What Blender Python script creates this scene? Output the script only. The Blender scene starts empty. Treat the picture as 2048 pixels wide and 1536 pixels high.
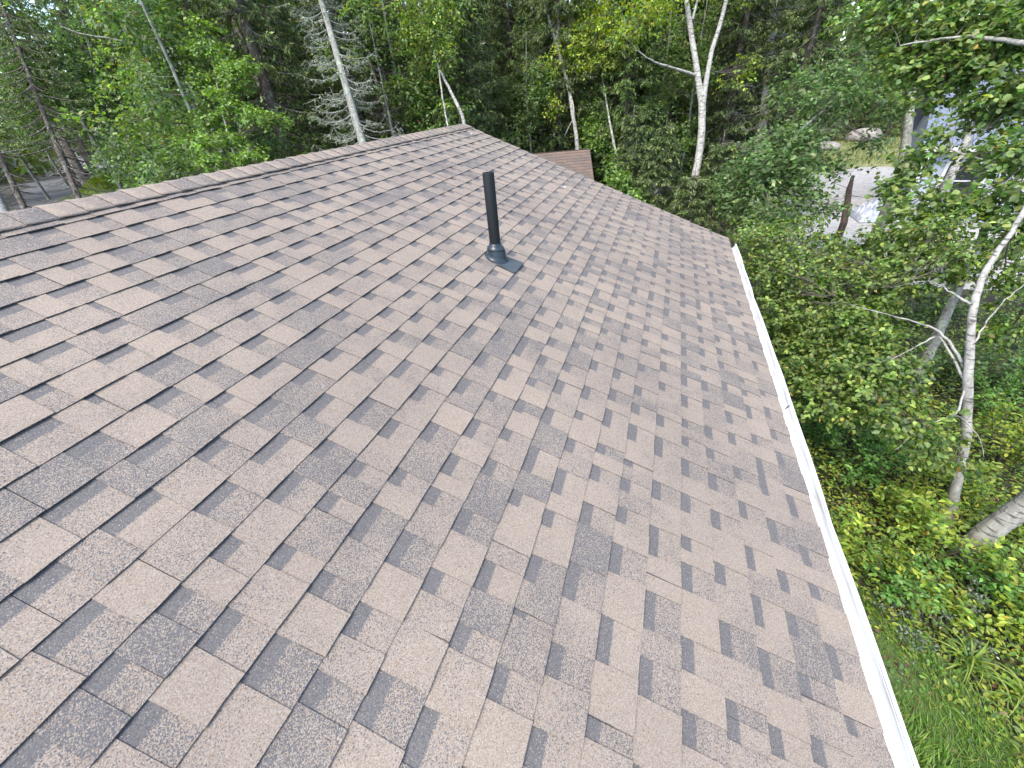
import bpy, math, random
import numpy as np
from mathutils import Matrix, Vector

# ------------------------------------------------------------------ camera
SC = bpy.context.scene
COL = SC.collection
CAMP = np.array([2.82804, 0.0, 4.48927])
CR = np.array([[0.9452109, -0.1251093, 0.3015359],
               [0.3170361, 0.5721057, -0.7564279],
               [-0.0778743, 0.8105817, 0.5804247]])
FPX = 800.0                                   # focal length in pixels of the 2048 wide photograph
cd = bpy.data.cameras.new('camera'); cam = bpy.data.objects.new('camera', cd); COL.objects.link(cam)
cd.sensor_width = 36.0; cd.lens = FPX / 2048 * 36.0; cd.clip_start = 0.02; cd.clip_end = 2000
mw = Matrix.Identity(4)
for i in range(3):
    for j in range(3): mw[i][j] = CR[i, j]
    mw[i][3] = CAMP[i]
cam.matrix_world = mw
SC.camera = cam

# ------------------------------------------------------------------ sky, sun, exposure
SUN_EL, SUN_AZ = math.radians(60), math.radians(200)      # azimuth clockwise from +Y
W = bpy.data.worlds.new('World'); SC.world = W; W.use_nodes = True
wn = W.node_tree.nodes; wl = W.node_tree.links
sky = wn.new('ShaderNodeTexSky'); sky.sky_type = 'NISHITA'; sky.sun_disc = False
sky.sun_elevation = SUN_EL; sky.sun_rotation = SUN_AZ
sky.air_density = 1.0; sky.dust_density = 1.6; sky.ozone_density = 1.0; sky.altitude = 50
bg = wn['Background']; bg.inputs['Strength'].default_value = 0.15
wl.new(sky.outputs[0], bg.inputs['Color'])
sd = bpy.data.lights.new('sun', 'SUN'); sun = bpy.data.objects.new('sun', sd); COL.objects.link(sun)
sd.energy = 1.7; sd.angle = math.radians(35); sd.color = (1.0, 0.93, 0.83)
sdir = Vector((math.sin(SUN_AZ) * math.cos(SUN_EL), math.cos(SUN_AZ) * math.cos(SUN_EL), math.sin(SUN_EL)))
sun.rotation_euler = (-sdir).to_track_quat('-Z', 'Y').to_euler()
sun.location = (0, 0, 30)
SC.view_settings.view_transform = 'Standard'; SC.view_settings.look = 'None'
SC.view_settings.gamma = 1.0; SC.view_settings.use_curve_mapping = False
SC.view_settings.exposure = 1.9

random.seed(7)
RNG = np.random.default_rng(11)

# ------------------------------------------------------------------ helpers
def PX(px, py, depth):
    """world point seen at a pixel of the 2048 x 1536 photograph at a given depth"""
    d = np.array([(px - 1024) / FPX, -(py - 768) / FPX, -1.0])
    return CAMP + CR @ d * depth

def terrain(x, y):
    t = np.clip((-np.asarray(x, float) - 4.0) / 14.0, 0, 1)
    return 2.0 * t * t * (3 - 2 * t)

def smooth(t):
    t = np.clip(t, 0, 1); return t * t * (3 - 2 * t)

class MB:
    """collects vertices / faces / a per-vertex colour / uv and links them as one mesh"""
    def __init__(s): s.v = []; s.f = []; s.c = []; s.u = []; s.n = 0
    def add(s, v, f, c=None, uv=None):
        v = np.asarray(v, float).reshape(-1, 3)
        s.v.append(v); s.f.extend([[i + s.n for i in q] for q in f])
        if c is not None: s.c.append(np.broadcast_to(np.asarray(c, float), (len(v), 3)))
        if uv is not None: s.u.append(np.asarray(uv, float))
        s.n += len(v)
    def box(s, lo, hi, c=None):
        x0, y0, z0 = lo; x1, y1, z1 = hi
        s.add([(x0, y0, z0), (x1, y0, z0), (x1, y1, z0), (x0, y1, z0), (x0, y0, z1), (x1, y0, z1), (x1, y1, z1), (x0, y1, z1)],
              [(0, 3, 2, 1), (4, 5, 6, 7), (0, 1, 5, 4), (1, 2, 6, 5), (2, 3, 7, 6), (3, 0, 4, 7)], c)
    def tube(s, pts, rad, sides=8, c=None, cap=True):
        pts = np.asarray(pts, float); n = len(pts); rad = np.broadcast_to(np.asarray(rad, float), (n,))
        tan = np.gradient(pts, axis=0); tan /= np.linalg.norm(tan, axis=1)[:, None] + 1e-9
        ref = np.array([0.37, 0.21, 0.9]) if abs(tan[0] @ np.array([0.37, 0.21, 0.9])) < 0.85 else np.array([1.0, 0.1, 0.0])
        a = np.cross(tan, ref); a /= np.linalg.norm(a, axis=1)[:, None] + 1e-9
        b = np.cross(tan, a)
        th = np.arange(sides) * 2 * math.pi / sides
        ring = pts[:, None, :] + rad[:, None, None] * (np.cos(th)[None, :, None] * a[:, None, :] + np.sin(th)[None, :, None] * b[:, None, :])
        f = [(i * sides + j, i * sides + (j + 1) % sides, (i + 1) * sides + (j + 1) % sides, (i + 1) * sides + j) for i in range(n - 1) for j in range(sides)]
        if cap: f.append(tuple((n - 1) * sides + j for j in range(sides)))
        s.add(ring.reshape(-1, 3), f, c)
    def build(s, name, mat, parent=None, smoothit=False, origin=None):
        v = np.concatenate(s.v) if s.v else np.zeros((0, 3))
        if origin is not None: v = v - np.asarray(origin)
        me = bpy.data.meshes.new(name); me.from_pydata(v.tolist(), [], s.f)
        if s.c:
            at = me.attributes.new('col', 'FLOAT_COLOR', 'POINT')
            c = np.concatenate(s.c); at.data.foreach_set('color', np.c_[c, np.ones(len(c))].astype(np.float32).ravel())
        if s.u:
            uvp = np.concatenate(s.u); ul = me.uv_layers.new(name='UVMap')
            li = np.zeros(len(me.loops), np.int32); me.loops.foreach_get('vertex_index', li)
            ul.data.foreach_set('uv', uvp[li].astype(np.float32).ravel())
        if smoothit: me.polygons.foreach_set('use_smooth', np.ones(len(me.polygons), bool))
        me.materials.append(mat)
        return link(name, me, parent)

def link(name, data, parent=None, loc=None):
    o = bpy.data.objects.new(name, data); COL.objects.link(o)
    if parent is not None: o.parent = parent
    if loc is not None: o.location = loc
    return o

def fast_mesh(name, v, faces, col, mat):
    """faces: (n,k) int array with constant k"""
    me = bpy.data.meshes.new(name)
    n, k = faces.shape
    me.vertices.add(len(v)); me.vertices.foreach_set('co', v.astype(np.float32).ravel())
    me.loops.add(n * k); me.loops.foreach_set('vertex_index', faces.astype(np.int32).ravel())
    me.polygons.add(n); me.polygons.foreach_set('loop_start', (np.arange(n) * k).astype(np.int32))
    me.update(calc_edges=True)
    at = me.attributes.new('col', 'FLOAT_COLOR', 'POINT')
    at.data.foreach_set('color', np.c_[col, np.ones(len(col))].astype(np.float32).ravel())
    me.materials.append(mat)
    return me

def tag(o, label=None, cat=None, group=None, kind=None):
    if label: o['label'] = label
    if cat: o['category'] = cat
    if group: o['group'] = group
    if kind: o['kind'] = kind
    return o

def empty(name, loc, label, cat, group=None):
    o = link(name, None, None, loc); o.empty_display_size = 0.2
    return tag(o, label, cat, group)

def copy_tree(src, loc, rz, sc, label, group=None):
    r = src.copy(); COL.objects.link(r); r.location = loc; r.rotation_euler = (0, 0, rz); r.scale = (sc, sc, sc)
    r['label'] = label
    if group: r['group'] = group
    for ch in src.children:
        c = ch.copy(); COL.objects.link(c); c.parent = r
    return r

# ------------------------------------------------------------------ materials
def mat(name):
    m = bpy.data.materials.new(name); m.use_nodes = True
    nt = m.node_tree; return m, nt, nt.nodes, nt.links, nt.nodes['Principled BSDF']

def N(nt, kind, **kw):
    n = nt.nodes.new('ShaderNode' + kind)
    for k, v in kw.items():
        if hasattr(n, k): setattr(n, k, v)
        else: n.inputs[k].default_value = v
    return n

def ramp(nt, stops, interp='LINEAR'):
    r = nt.nodes.new('ShaderNodeValToRGB'); r.color_ramp.interpolation = interp
    e = r.color_ramp.elements
    while len(e) < len(stops): e.new(0.5)
    for el, (p, c) in zip(e, stops): el.position = p; el.color = (*c, 1)
    return r

def math_(nt, op, a, b=None, clamp=False):
    n = nt.nodes.new('ShaderNodeMath'); n.operation = op; n.use_clamp = clamp
    for i, x in enumerate((a, b)):
        if x is None: continue
        if isinstance(x, (int, float)): n.inputs[i].default_value = x
        else: nt.links.new(x, n.inputs[i])
    return n.outputs[0]

def mixc(nt, fac, a, b, mode='MIX'):
    n = nt.nodes.new('ShaderNodeMix'); n.data_type = 'RGBA'; n.blend_type = mode
    for idx, x in ((0, fac), (6, a), (7, b)):
        if isinstance(x, (int, float)): n.inputs[idx].default_value = x
        elif isinstance(x, tuple): n.inputs[idx].default_value = (*x, 1)
        else: nt.links.new(x, n.inputs[idx])
    return n.outputs[2]

def shingle_material(name, tan=(0.202, 0.163, 0.126), dark=(0.068, 0.066, 0.067), pale=(0.280, 0.242, 0.200)):
    """granule-surfaced asphalt: uv = metres (along course, up the slope); col.r = share of dark granules, col.g = carries the dark strip"""
    m, nt, n, l, b = mat(name)
    uv = N(nt, 'UVMap'); at = N(nt, 'Attribute', attribute_name='col')
    sp = N(nt, 'SeparateColor'); l.new(at.outputs['Color'], sp.inputs[0])
    xy = N(nt, 'SeparateXYZ'); l.new(uv.outputs[0], xy.inputs[0])
    # blotches of colour drops along the course
    lo = N(nt, 'TexNoise', noise_dimensions='2D', Scale=5.5, Detail=2.0, Roughness=0.55); l.new(uv.outputs[0], lo.inputs['Vector'])
    lo2 = N(nt, 'TexNoise', noise_dimensions='2D', Scale=1.1, Detail=2.0); l.new(uv.outputs[0], lo2.inputs['Vector'])
    med = N(nt, 'TexNoise', noise_dimensions='2D', Scale=200.0, Detail=3.0, Roughness=0.65); l.new(uv.outputs[0], med.inputs['Vector'])
    # dark strip: the upper part of each cut-out
    sfrac = math_(nt, 'FRACT', xy.outputs[1])          # v is stored as course index + s
    edge = math_(nt, 'ADD', sfrac, math_(nt, 'MULTIPLY', math_(nt, 'SUBTRACT', med.outputs[0], 0.5), 0.022))
    strip = math_(nt, 'MULTIPLY', math_(nt, 'GREATER_THAN', edge, 0.094), sp.outputs[1])
    share = math_(nt, 'ADD', sp.outputs[0], math_(nt, 'MULTIPLY', math_(nt, 'SUBTRACT', lo.outputs[0], 0.5), 0.5))
    share = math_(nt, 'ADD', share, math_(nt, 'MULTIPLY', math_(nt, 'SUBTRACT', lo2.outputs[0], 0.5), 0.22))
    edgeface = math_(nt, 'GREATER_THAN', sp.outputs[0], 1.7)
    share = math_(nt, 'MAXIMUM', math_(nt, 'MINIMUM', share, 0.66), 0.14)
    share = math_(nt, 'MAXIMUM', share, math_(nt, 'MULTIPLY', strip, 0.86))
    vo = N(nt, 'TexVoronoi', voronoi_dimensions='2D', Scale=430.0); l.new(uv.outputs[0], vo.inputs['Vector'])
    rs = N(nt, 'SeparateColor'); l.new(vo.outputs['Color'], rs.inputs[0])
    pick = math_(nt, 'ADD', math_(nt, 'MULTIPLY', rs.outputs[0], 0.72), math_(nt, 'MULTIPLY', math_(nt, 'SUBTRACT', med.outputs[0], 0.5), 1.0))
    pick = math_(nt, 'ADD', pick, 0.14)
    isdark = math_(nt, 'LESS_THAN', pick, share)
    light = mixc(nt, rs.outputs[1], tan, pale)
    light = mixc(nt, math_(nt, 'MULTIPLY', math_(nt, 'GREATER_THAN', rs.outputs[2], 0.7), 0.5), light, (0.165, 0.112, 0.076))
    dk = mixc(nt, rs.outputs[1], dark, (0.126, 0.119, 0.115))
    c = mixc(nt, isdark, light, dk)
    ge = N(nt, 'NewGeometry'); soil = N(nt, 'TexNoise', Scale=0.9, Detail=5.0, Roughness=0.6); l.new(ge.outputs['Position'], soil.inputs['Vector'])
    sr = ramp(nt, [(0.30, (0.86, 0.86, 0.87)), (0.70, (1.10, 1.09, 1.07))]); l.new(soil.outputs[0], sr.inputs[0]); c = mixc(nt, 1.0, c, sr.outputs[0], 'MULTIPLY')     # uneven weathering
    c = mixc(nt, math_(nt, 'MULTIPLY', edgeface, 0.65), c, (0.026, 0.025, 0.025))     # asphalt shows on the cut butt edges
    l.new(c, b.inputs['Base Color'])
    b.inputs['Roughness'].default_value = 0.88; b.inputs['Specular IOR Level'].default_value = 0.35
    bp = N(nt, 'Bump', Strength=0.55, Distance=0.002)
    h = math_(nt, 'ADD', math_(nt, 'MULTIPLY', rs.outputs[1], 0.8), med.outputs[0])
    l.new(h, bp.inputs['Height']); l.new(bp.outputs[0], b.inputs['Normal'])
    return m

def leaf_material(name, transl=0.35, rough=0.5):
    m, nt, n, l, b = mat(name)
    at = N(nt, 'Attribute', attribute_name='col')
    l.new(at.outputs['Color'], b.inputs['Base Color'])
    b.inputs['Roughness'].default_value = rough; b.inputs['Specular IOR Level'].default_value = 0.4
    tr = n.new('ShaderNodeBsdfTranslucent')
    hs = N(nt, 'HueSaturation', Saturation=1.28, Value=1.3); l.new(at.outputs['Color'], hs.inputs['Color']); l.new(hs.outputs[0], tr.inputs['Color'])
    mx = n.new('ShaderNodeMixShader'); mx.inputs[0].default_value = transl
    l.new(b.outputs[0], mx.inputs[1]); l.new(tr.outputs[0], mx.inputs[2]); l.new(mx.outputs[0], n['Material Output'].inputs[0])
    return m

def bark_material(name, base, dark, spot=None, scale=(9, 9, 3), birch=False):
    m, nt, n, l, b = mat(name)
    tc = N(nt, 'TexCoord'); mp = N(nt, 'Mapping'); mp.inputs['Scale'].default_value = scale
    l.new(tc.outputs['Object'], mp.inputs[0])
    a = N(nt, 'TexNoise', Scale=2.2, Detail=6.0, Roughness=0.65); l.new(mp.outputs[0], a.inputs['Vector'])
    r = ramp(nt, [(0.35, dark), (0.62, base)]); l.new(a.outputs[0], r.inputs[0]); c = r.outputs[0]
    if birch:
        mp2 = N(nt, 'Mapping'); mp2.inputs['Scale'].default_value = (4, 4, 24); l.new(tc.outputs['Object'], mp2.inputs[0])
        bn = N(nt, 'TexNoise', Scale=1.5, Detail=3.0, Roughness=0.6); l.new(mp2.outputs[0], bn.inputs['Vector'])
        rr = ramp(nt, [(0.55, (0, 0, 0)), (0.62, (1, 1, 1))]); l.new(bn.outputs[0], rr.inputs[0])
        c = mixc(nt, math_(nt, 'MULTIPLY', rr.outputs[0], 0.85), c, (0.06, 0.055, 0.05))
    if spot:
        s = N(nt, 'TexNoise', Scale=9.0, Detail=4.0, Roughness=0.7); l.new(tc.outputs['Object'], s.inputs['Vector'])
        rr = ramp(nt, [(0.52, (0, 0, 0)), (0.60, (1, 1, 1))]); l.new(s.outputs[0], rr.inputs[0])
        c = mixc(nt, rr.outputs[0], c, spot)
    l.new(c, b.inputs['Base Color']); b.inputs['Roughness'].default_value = 0.9
    bp = N(nt, 'Bump', Strength=0.6, Distance=0.02); l.new(a.outputs[0], bp.inputs['Height']); l.new(bp.outputs[0], b.inputs['Normal'])
    return m

def noise_material(name, stops, scale, detail=6.0, rough=0.9, bump=0.3, coord='Object', fine=None):
    m, nt, n, l, b = mat(name)
    tc = N(nt, 'TexCoord'); a = N(nt, 'TexNoise', Scale=scale, Detail=detail, Roughness=0.65)
    l.new(tc.outputs[coord], a.inputs['Vector'])
    r = ramp(nt, stops); l.new(a.outputs[0], r.inputs[0]); c = r.outputs[0]
    if fine:
        f2 = N(nt, 'TexNoise', Scale=fine[0], Detail=3.0, Roughness=0.7); l.new(tc.outputs[coord], f2.inputs['Vector'])
        r2 = ramp(nt, fine[1]); l.new(f2.outputs[0], r2.inputs[0]); c = mixc(nt, 1.0, c, r2.outputs[0], 'MULTIPLY')
    l.new(c, b.inputs['Base Color']); b.inputs['Roughness'].default_value = rough
    if bump:
        bp = N(nt, 'Bump', Strength=bump, Distance=0.03); l.new(a.outputs[0], bp.inputs['Height']); l.new(bp.outputs[0], b.inputs['Normal'])
    return m

M = {}
M['shingle'] = shingle_material('roof_shingle')
M['shed_shingle'] = shingle_material('shed_shingle', tan=(0.118, 0.078, 0.060), dark=(0.050, 0.038, 0.034), pale=(0.15, 0.108, 0.086))
M['deck'] = noise_material('deck', [(0.3, (0.05, 0.045, 0.04)), (0.7, (0.09, 0.08, 0.07))], 8)
M['leaf'] = leaf_material('broad_leaf', 0.48, 0.45)
M['needle'] = leaf_material('needle', 0.32, 0.6)
M['grass'] = leaf_material('grass_blade', 0.35, 0.5)
M['bark_birch'] = bark_material('birch_bark', (0.33, 0.32, 0.29), (0.17, 0.165, 0.145), spot=None, birch=True)
M['bark_grey'] = bark_material('grey_bark', (0.21, 0.21, 0.18), (0.09, 0.085, 0.07), spot=(0.26, 0.30, 0.22))
M['bark_spruce'] = bark_material('spruce_bark', (0.105, 0.080, 0.064), (0.04, 0.03, 0.024), spot=(0.17, 0.18, 0.15))
M['bark_dead'] = bark_material('weathered_dead_wood', (0.24, 0.24, 0.21), (0.13, 0.127, 0.11), spot=(0.26, 0.30, 0.22))
M['bark_brown'] = bark_material('broken_brown_wood', (0.105, 0.066, 0.046), (0.035, 0.024, 0.018), scale=(14, 14, 2))
M['bark_twig'] = bark_material('twig_bark', (0.13, 0.11, 0.085), (0.06, 0.05, 0.04))
M['floor'] = noise_material('forest_floor', [(0.30, (0.012, 0.009, 0.005)), (0.5, (0.028, 0.022, 0.011)), (0.68, (0.024, 0.038, 0.010))], 1.3,
                            fine=(30.0, [(0.3, (0.5, 0.5, 0.5)), (0.7, (1.3, 1.25, 1.1))]))
M['lawn'] = noise_material('lawn_soil', [(0.35, (0.04, 0.062, 0.018)), (0.65, (0.075, 0.12, 0.03))], 3.0)
M['gravel'] = noise_material('pale_gravel', [(0.35, (0.235, 0.232, 0.225)), (0.65, (0.32, 0.315, 0.305))], 1.2,
                             fine=(7.0, [(0.3, (0.68, 0.68, 0.67)), (0.7, (1.2, 1.2, 1.2))]))
M['road'] = noise_material('road_gravel', [(0.35, (0.058, 0.058, 0.058)), (0.65, (0.085, 0.085, 0.083))], 0.9,
                           fine=(28.0, [(0.3, (0.6, 0.6, 0.6)), (0.7, (1.2, 1.2, 1.2))]))
M['dry_grass'] = noise_material('rough_grass', [(0.3, (0.07, 0.11, 0.028)), (0.5, (0.14, 0.16, 0.05)), (0.68, (0.22, 0.19, 0.10))], 0.7)
M['rock'] = noise_material('pale_rock', [(0.35, (0.13, 0.12, 0.11)), (0.62, (0.27, 0.25, 0.225))], 2.6)
M['siding'] = noise_material('siding', [(0.3, (0.42, 0.40, 0.36)), (0.7, (0.47, 0.45, 0.41))], 3.0, bump=0)
M['white_siding'] = noise_material('white_siding', [(0.3, (0.30, 0.335, 0.385)), (0.7, (0.35, 0.38, 0.43))], 2.0, bump=0)
M['white_trim'] = noise_material('white_trim', [(0.3, (0.46, 0.46, 0.46)), (0.7, (0.52, 0.52, 0.51))], 6.0, rough=0.5, bump=0)
M['metal_roof'] = noise_material('blue_grey_metal', [(0.3, (0.105, 0.125, 0.170)), (0.7, (0.13, 0.15, 0.20))], 1.0, rough=0.4, bump=0)
M['glass'] = noise_material('window_glass', [(0.3, (0.02, 0.022, 0.025)), (0.7, (0.03, 0.034, 0.04))], 1.0, rough=0.05, bump=0)
M['cable'] = noise_material('cable', [(0.3, (0.16, 0.16, 0.16)), (0.7, (0.22, 0.22, 0.22))], 3.0, bump=0)
M['white_bit'] = noise_material('white_dropping', [(0.3, (0.72, 0.72, 0.70)), (0.7, (0.8, 0.8, 0.78))], 60.0, bump=0)
M['foil'] = noise_material('pale_tarp', [(0.3, (0.20, 0.22, 0.26)), (0.7, (0.33, 0.35, 0.39))], 9.0, rough=0.4)

def gutter_material():
    m, nt, n, l, b = mat('white_gutter')
    tc = N(nt, 'TexCoord'); mp = N(nt, 'Mapping'); mp.inputs['Scale'].default_value = (20, 1.6, 20); l.new(tc.outputs['Object'], mp.inputs[0])
    a = N(nt, 'TexNoise', Scale=2.0, Detail=5.0, Roughness=0.6); l.new(mp.outputs[0], a.inputs['Vector'])
    r = ramp(nt, [(0.32, (0.36, 0.345, 0.31)), (0.54, (0.56, 0.575, 0.59))]); l.new(a.outputs[0], r.inputs[0])
    s = N(nt, 'TexNoise', Scale=32.0, Detail=4.0, Roughness=0.7); l.new(tc.outputs['Object'], s.inputs['Vector'])
    rr = ramp(nt, [(0.69, (0, 0, 0)), (0.73, (1, 1, 1))]); l.new(s.outputs[0], rr.inputs[0])
    c = mixc(nt, math_(nt, 'MULTIPLY', rr.outputs[0], 0.7), r.outputs[0], (0.10, 0.085, 0.06))
    l.new(c, b.inputs['Base Color']); b.inputs['Roughness'].default_value = 0.45
    return m
M['gutter'] = gutter_material()

def plastic(name, c, rough):
    m, nt, n, l, b = mat(name)
    tc = N(nt, 'TexCoord'); a = N(nt, 'TexNoise', Scale=14.0, Detail=6.0, Roughness=0.7); l.new(tc.outputs['Object'], a.inputs['Vector'])
    r = ramp(nt, [(0.3, tuple(x * 0.75 for x in c)), (0.7, tuple(x * 1.3 for x in c))]); l.new(a.outputs[0], r.inputs[0]); l.new(r.outputs[0], b.inputs['Base Color'])
    r2 = ramp(nt, [(0.3, (rough * .8,) * 3), (0.7, (min(1, rough * 1.3),) * 3)]); l.new(a.outputs[0], r2.inputs[0]); l.new(r2.outputs[0], b.inputs['Roughness']); b.inputs['Specular IOR Level'].default_value = 0.3
    return m
M['pipe'] = plastic('black_abs_pipe', (0.004, 0.0055, 0.0065), 0.55)
M['boot'] = plastic('dark_rubber_boot', (0.022, 0.032, 0.042), 0.28)
M['flash'] = plastic('dark_flashing', (0.045, 0.055, 0.058), 0.38)

# ------------------------------------------------------------------ ground
def sheet(name, x0, x1, y0, y1, step, m, dz=0.0, shape=None, kind='structure', rough=0.0):
    xs = np.arange(x0, x1 + 1e-6, step); ys = np.arange(y0, y1 + 1e-6, step)
    X, Y = np.meshgrid(xs, ys); Z = terrain(X, Y) + dz
    if rough: Z = Z + rough * (np.sin(X * 2.1 + np.cos(Y * 1.7)) * np.cos(Y * 2.7 + X))
    nx, ny = len(xs), len(ys); f = []
    for j in range(ny - 1):
        for i in range(nx - 1):
            if shape is None or shape(X[j, i] + step / 2, Y[j, i] + step / 2):
                f.append((j * nx + i, j * nx + i + 1, (j + 1) * nx + i + 1, (j + 1) * nx + i))
    b = MB(); b.add(np.c_[X.ravel(), Y.ravel(), Z.ravel()], f)
    o = b.build(name, m, None, True); tag(o, kind=kind); return o
sheet('ground', -120, 120, -60, 180, 2.0, M['floor'])
far = MB(); far.add([(-900, -900, -0.3), (900, -900, -0.3), (900, 900, -0.3), (-900, 900, -0.3)], [(0, 1, 2, 3)])
tag(far.build('distant_ground', M['floor']), kind='structure')
sheet('lawn', 3.3, 6.6, -5.0, 3.6, 0.1, M['lawn'], 0.02, lambda x, y: x < 6.25 - 0.75 * max(0, y - 1.9) + 0.06 * math.sin(5.1 * y))
yard = lambda x, y: ((x - 11.0 - .25 * (y - 20)) / 4.6) ** 2 + ((y - 20.0) / 8.6) ** 2 < 1 + 0.06 * math.sin(1.3 * x + y)
sheet('gravel_yard', 4.0, 20.0, 11.0, 29.5, 0.25, M['gravel'], 0.012, yard)
sheet('rough_field', 5.0, 40.0, 23.0, 60.0, 0.5, M['dry_grass'], 0.006)
def road_shape(x, y):
    c = 12.2 - 0.5 * (x + 21)
    return abs(y - c) < 3.2 + 0.25 * math.sin(x * 1.3)
sheet('gravel_road', -75, -12, 2, 46, 0.5, M['road'], 0.015, road_shape)

# ------------------------------------------------------------------ house
RZ, SLOPE, VLEN, EXPO = 4.2388, math.radians(22.424), 4.034, 0.143
U0, U1 = -4.4, 6.2247
VD = np.array([math.cos(SLOPE), 0, -math.sin(SLOPE)]); ND = np.array([math.sin(SLOPE), 0, math.cos(SLOPE)])
VD2 = np.array([-math.cos(SLOPE), 0, -math.sin(SLOPE)]); ND2 = np.array([-math.sin(SLOPE), 0, math.cos(SLOPE)])
def RF(u, v, w, back=False):
    """roof coordinates (along ridge, down slope, above the surface) -> world"""
    u, v, w = np.broadcast_arrays(np.asarray(u, float), v, w)
    d, n = (VD2, ND2) if back else (VD, ND)
    return np.stack([np.zeros_like(u), u, np.full_like(u, RZ)], -1) + v[..., None] * d + w[..., None] * n

house = empty('house', (0, 0, 0), 'house seen from its own brown shingled roof with white gutter along the eave', 'house')
TH, TT = 0.0060, 0.0030                    # butt thickness of a course, of one layer
def course_wave(k, u):
    return 0.0022 * math.sin(1.7 * u + k * 2.1) + 0.0013 * math.sin(5.3 * u + k * 4.7)

def base_piece(mb, k, ua, ub, lift, tone, back=False, seg=14, sink=0.0, tabs=None):
    """back layer of a laminated shingle with its butt edge"""
    us = np.linspace(ua + 0.0008, ub - 0.0008, seg + 1); vb = VLEN - k * EXPO; tn = np.full(seg + 1, tone)
    if tabs:                                  # vertices at the tab edges, so that every cut-out has a tone of its own
        es = [ua + 0.0008]; tl = [tone]
        for a_, b2 in tabs:
            if a_ + 0.012 - es[-1] > 0.004: es.append(a_ + 0.012); tl.append(tl[-1])
            if ub - b2 > 0.02: es.append(b2 - 0.012); tl.append(random.choice([0.22, 0.28, 0.35, 0.42, 0.52]))
        if ub - 0.0008 - es[-1] > 0.003: es.append(ub - 0.0008); tl.append(tl[-1])
        us = np.array(es); tn = np.array(tl); seg = len(us) - 1
    rows = []; uvs = []
    for s, dn in ((0.0, TT + 0.0012), (0.0, 0.0), (0.07, 0.0), (0.185, 0.0)):
        jit = np.array([course_wave(k, u) for u in us]) + RNG.normal(0, 0.0006, len(us))
        w = -TH / EXPO * s + lift * (1 - s / 0.185) - TT - dn + RNG.normal(0, 0.0003, len(us)) + sink
        rows.append(RF(us, vb - s + (jit if s == 0 else 0), w, back)); uvs.append(np.c_[us + k * 3.137, np.full(len(us), (k % 40) + max(s, 0.001))])
    rows[0] = RF(us, vb + np.array([course_wave(k, u) for u in us]) - 0.0008, -TT * 2 + lift - 0.0006 + sink, back)
    n = seg + 1; f = []
    for r in range(3):
        for i in range(seg):
            q = (r * n + i, r * n + i + 1, (r + 1) * n + i + 1, (r + 1) * n + i); f.append(q if not back else q[::-1])
    c = np.zeros((4 * n, 3)); c[:, 0] = np.tile(tn, 4); c[:, 1] = 1.0; c[:n, 0] = 3.0
    mb.add(np.concatenate(rows), f, c, np.concatenate(uvs))

def tab_piece(mb, k, ua, ub, lift, tone, back=False, seg=2):
    """one raised tab of the front layer: top, butt edge and two sides"""
    us = np.linspace(ua, ub, seg + 1); vb = VLEN - k * EXPO
    l2 = lift + abs(RNG.normal(0, 0.0007))
    skew = RNG.normal(0, 0.0022, 2); n = seg + 1
    def row(s, low):
        jit = np.array([course_wave(k, u) for u in us]) + RNG.normal(0, 0.0007, n) + 0.001
        uu = us.copy(); uu[0] += skew[0] * s / 0.1; uu[-1] += skew[1] * s / 0.1
        w = -TH / EXPO * s + l2 * (1 - s / 0.19) + (-(TT + 0.0006) if low else 0.0)
        return RF(uu, vb - s + (jit if s == 0 else 0), w, back), np.c_[uu + k * 3.137, np.full(n, (k % 40) + max(s, 0.001))]
    R_ = [row(0.0, True), row(0.0, False), row(0.188, False), row(0.188, True)]
    R_[0] = (R_[1][0] - (ND2 if back else ND) * (TT + 0.0008), R_[0][1])
    v = np.concatenate([r[0] for r in R_]); uv = np.concatenate([r[1] for r in R_]); f = []
    for r in range(2):
        for i in range(seg): f.append((r * n + i, r * n + i + 1, (r + 1) * n + i + 1, (r + 1) * n + i))
    f.append((0, n, 2 * n, 3 * n)); f.append((n - 1, 4 * n - 1, 3 * n - 1, 2 * n - 1))
    if back: f = [q[::-1] for q in f]
    c = np.zeros((4 * n, 3)); c[:, 0] = tone; c[:n, 0] = 3.0
    mb.add(v, f, c, uv)

def tab_layout(ua, ub):
    """alternating cut-outs and tabs over one strip"""
    out = []; x = ua + random.choice([0.0, 0.0, random.uniform(0.04, 0.12)])
    while x < ub - 0.05:
        wdt = random.choice([0.08, 0.095, 0.11, 0.125, 0.14, 0.165])
        e = min(x + wdt, ub - 0.0015)
        if e - x > 0.05: out.append((x + 0.0008, e))
        x = e + random.choice([0.07, 0.085, 0.10, 0.115, 0.135])
    return out

TONES = [0.15, 0.19, 0.23, 0.29, 0.42, 0.57]
deck = MB()
for back in (False, True):
    p = RF([U0, U1, U1, U0, U0, U1, U1, U0], [0, 0, VLEN - 0.02, VLEN - 0.02] * 2, [-0.03] * 4 + [-0.05] * 4, back)
    deck.add(p, [(0, 1, 2, 3), (4, 7, 6, 5), (0, 4, 5, 1), (1, 5, 6, 2), (2, 6, 7, 3), (3, 7, 4, 0)])
deck.build('roof_deck', M['deck'], house)

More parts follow.
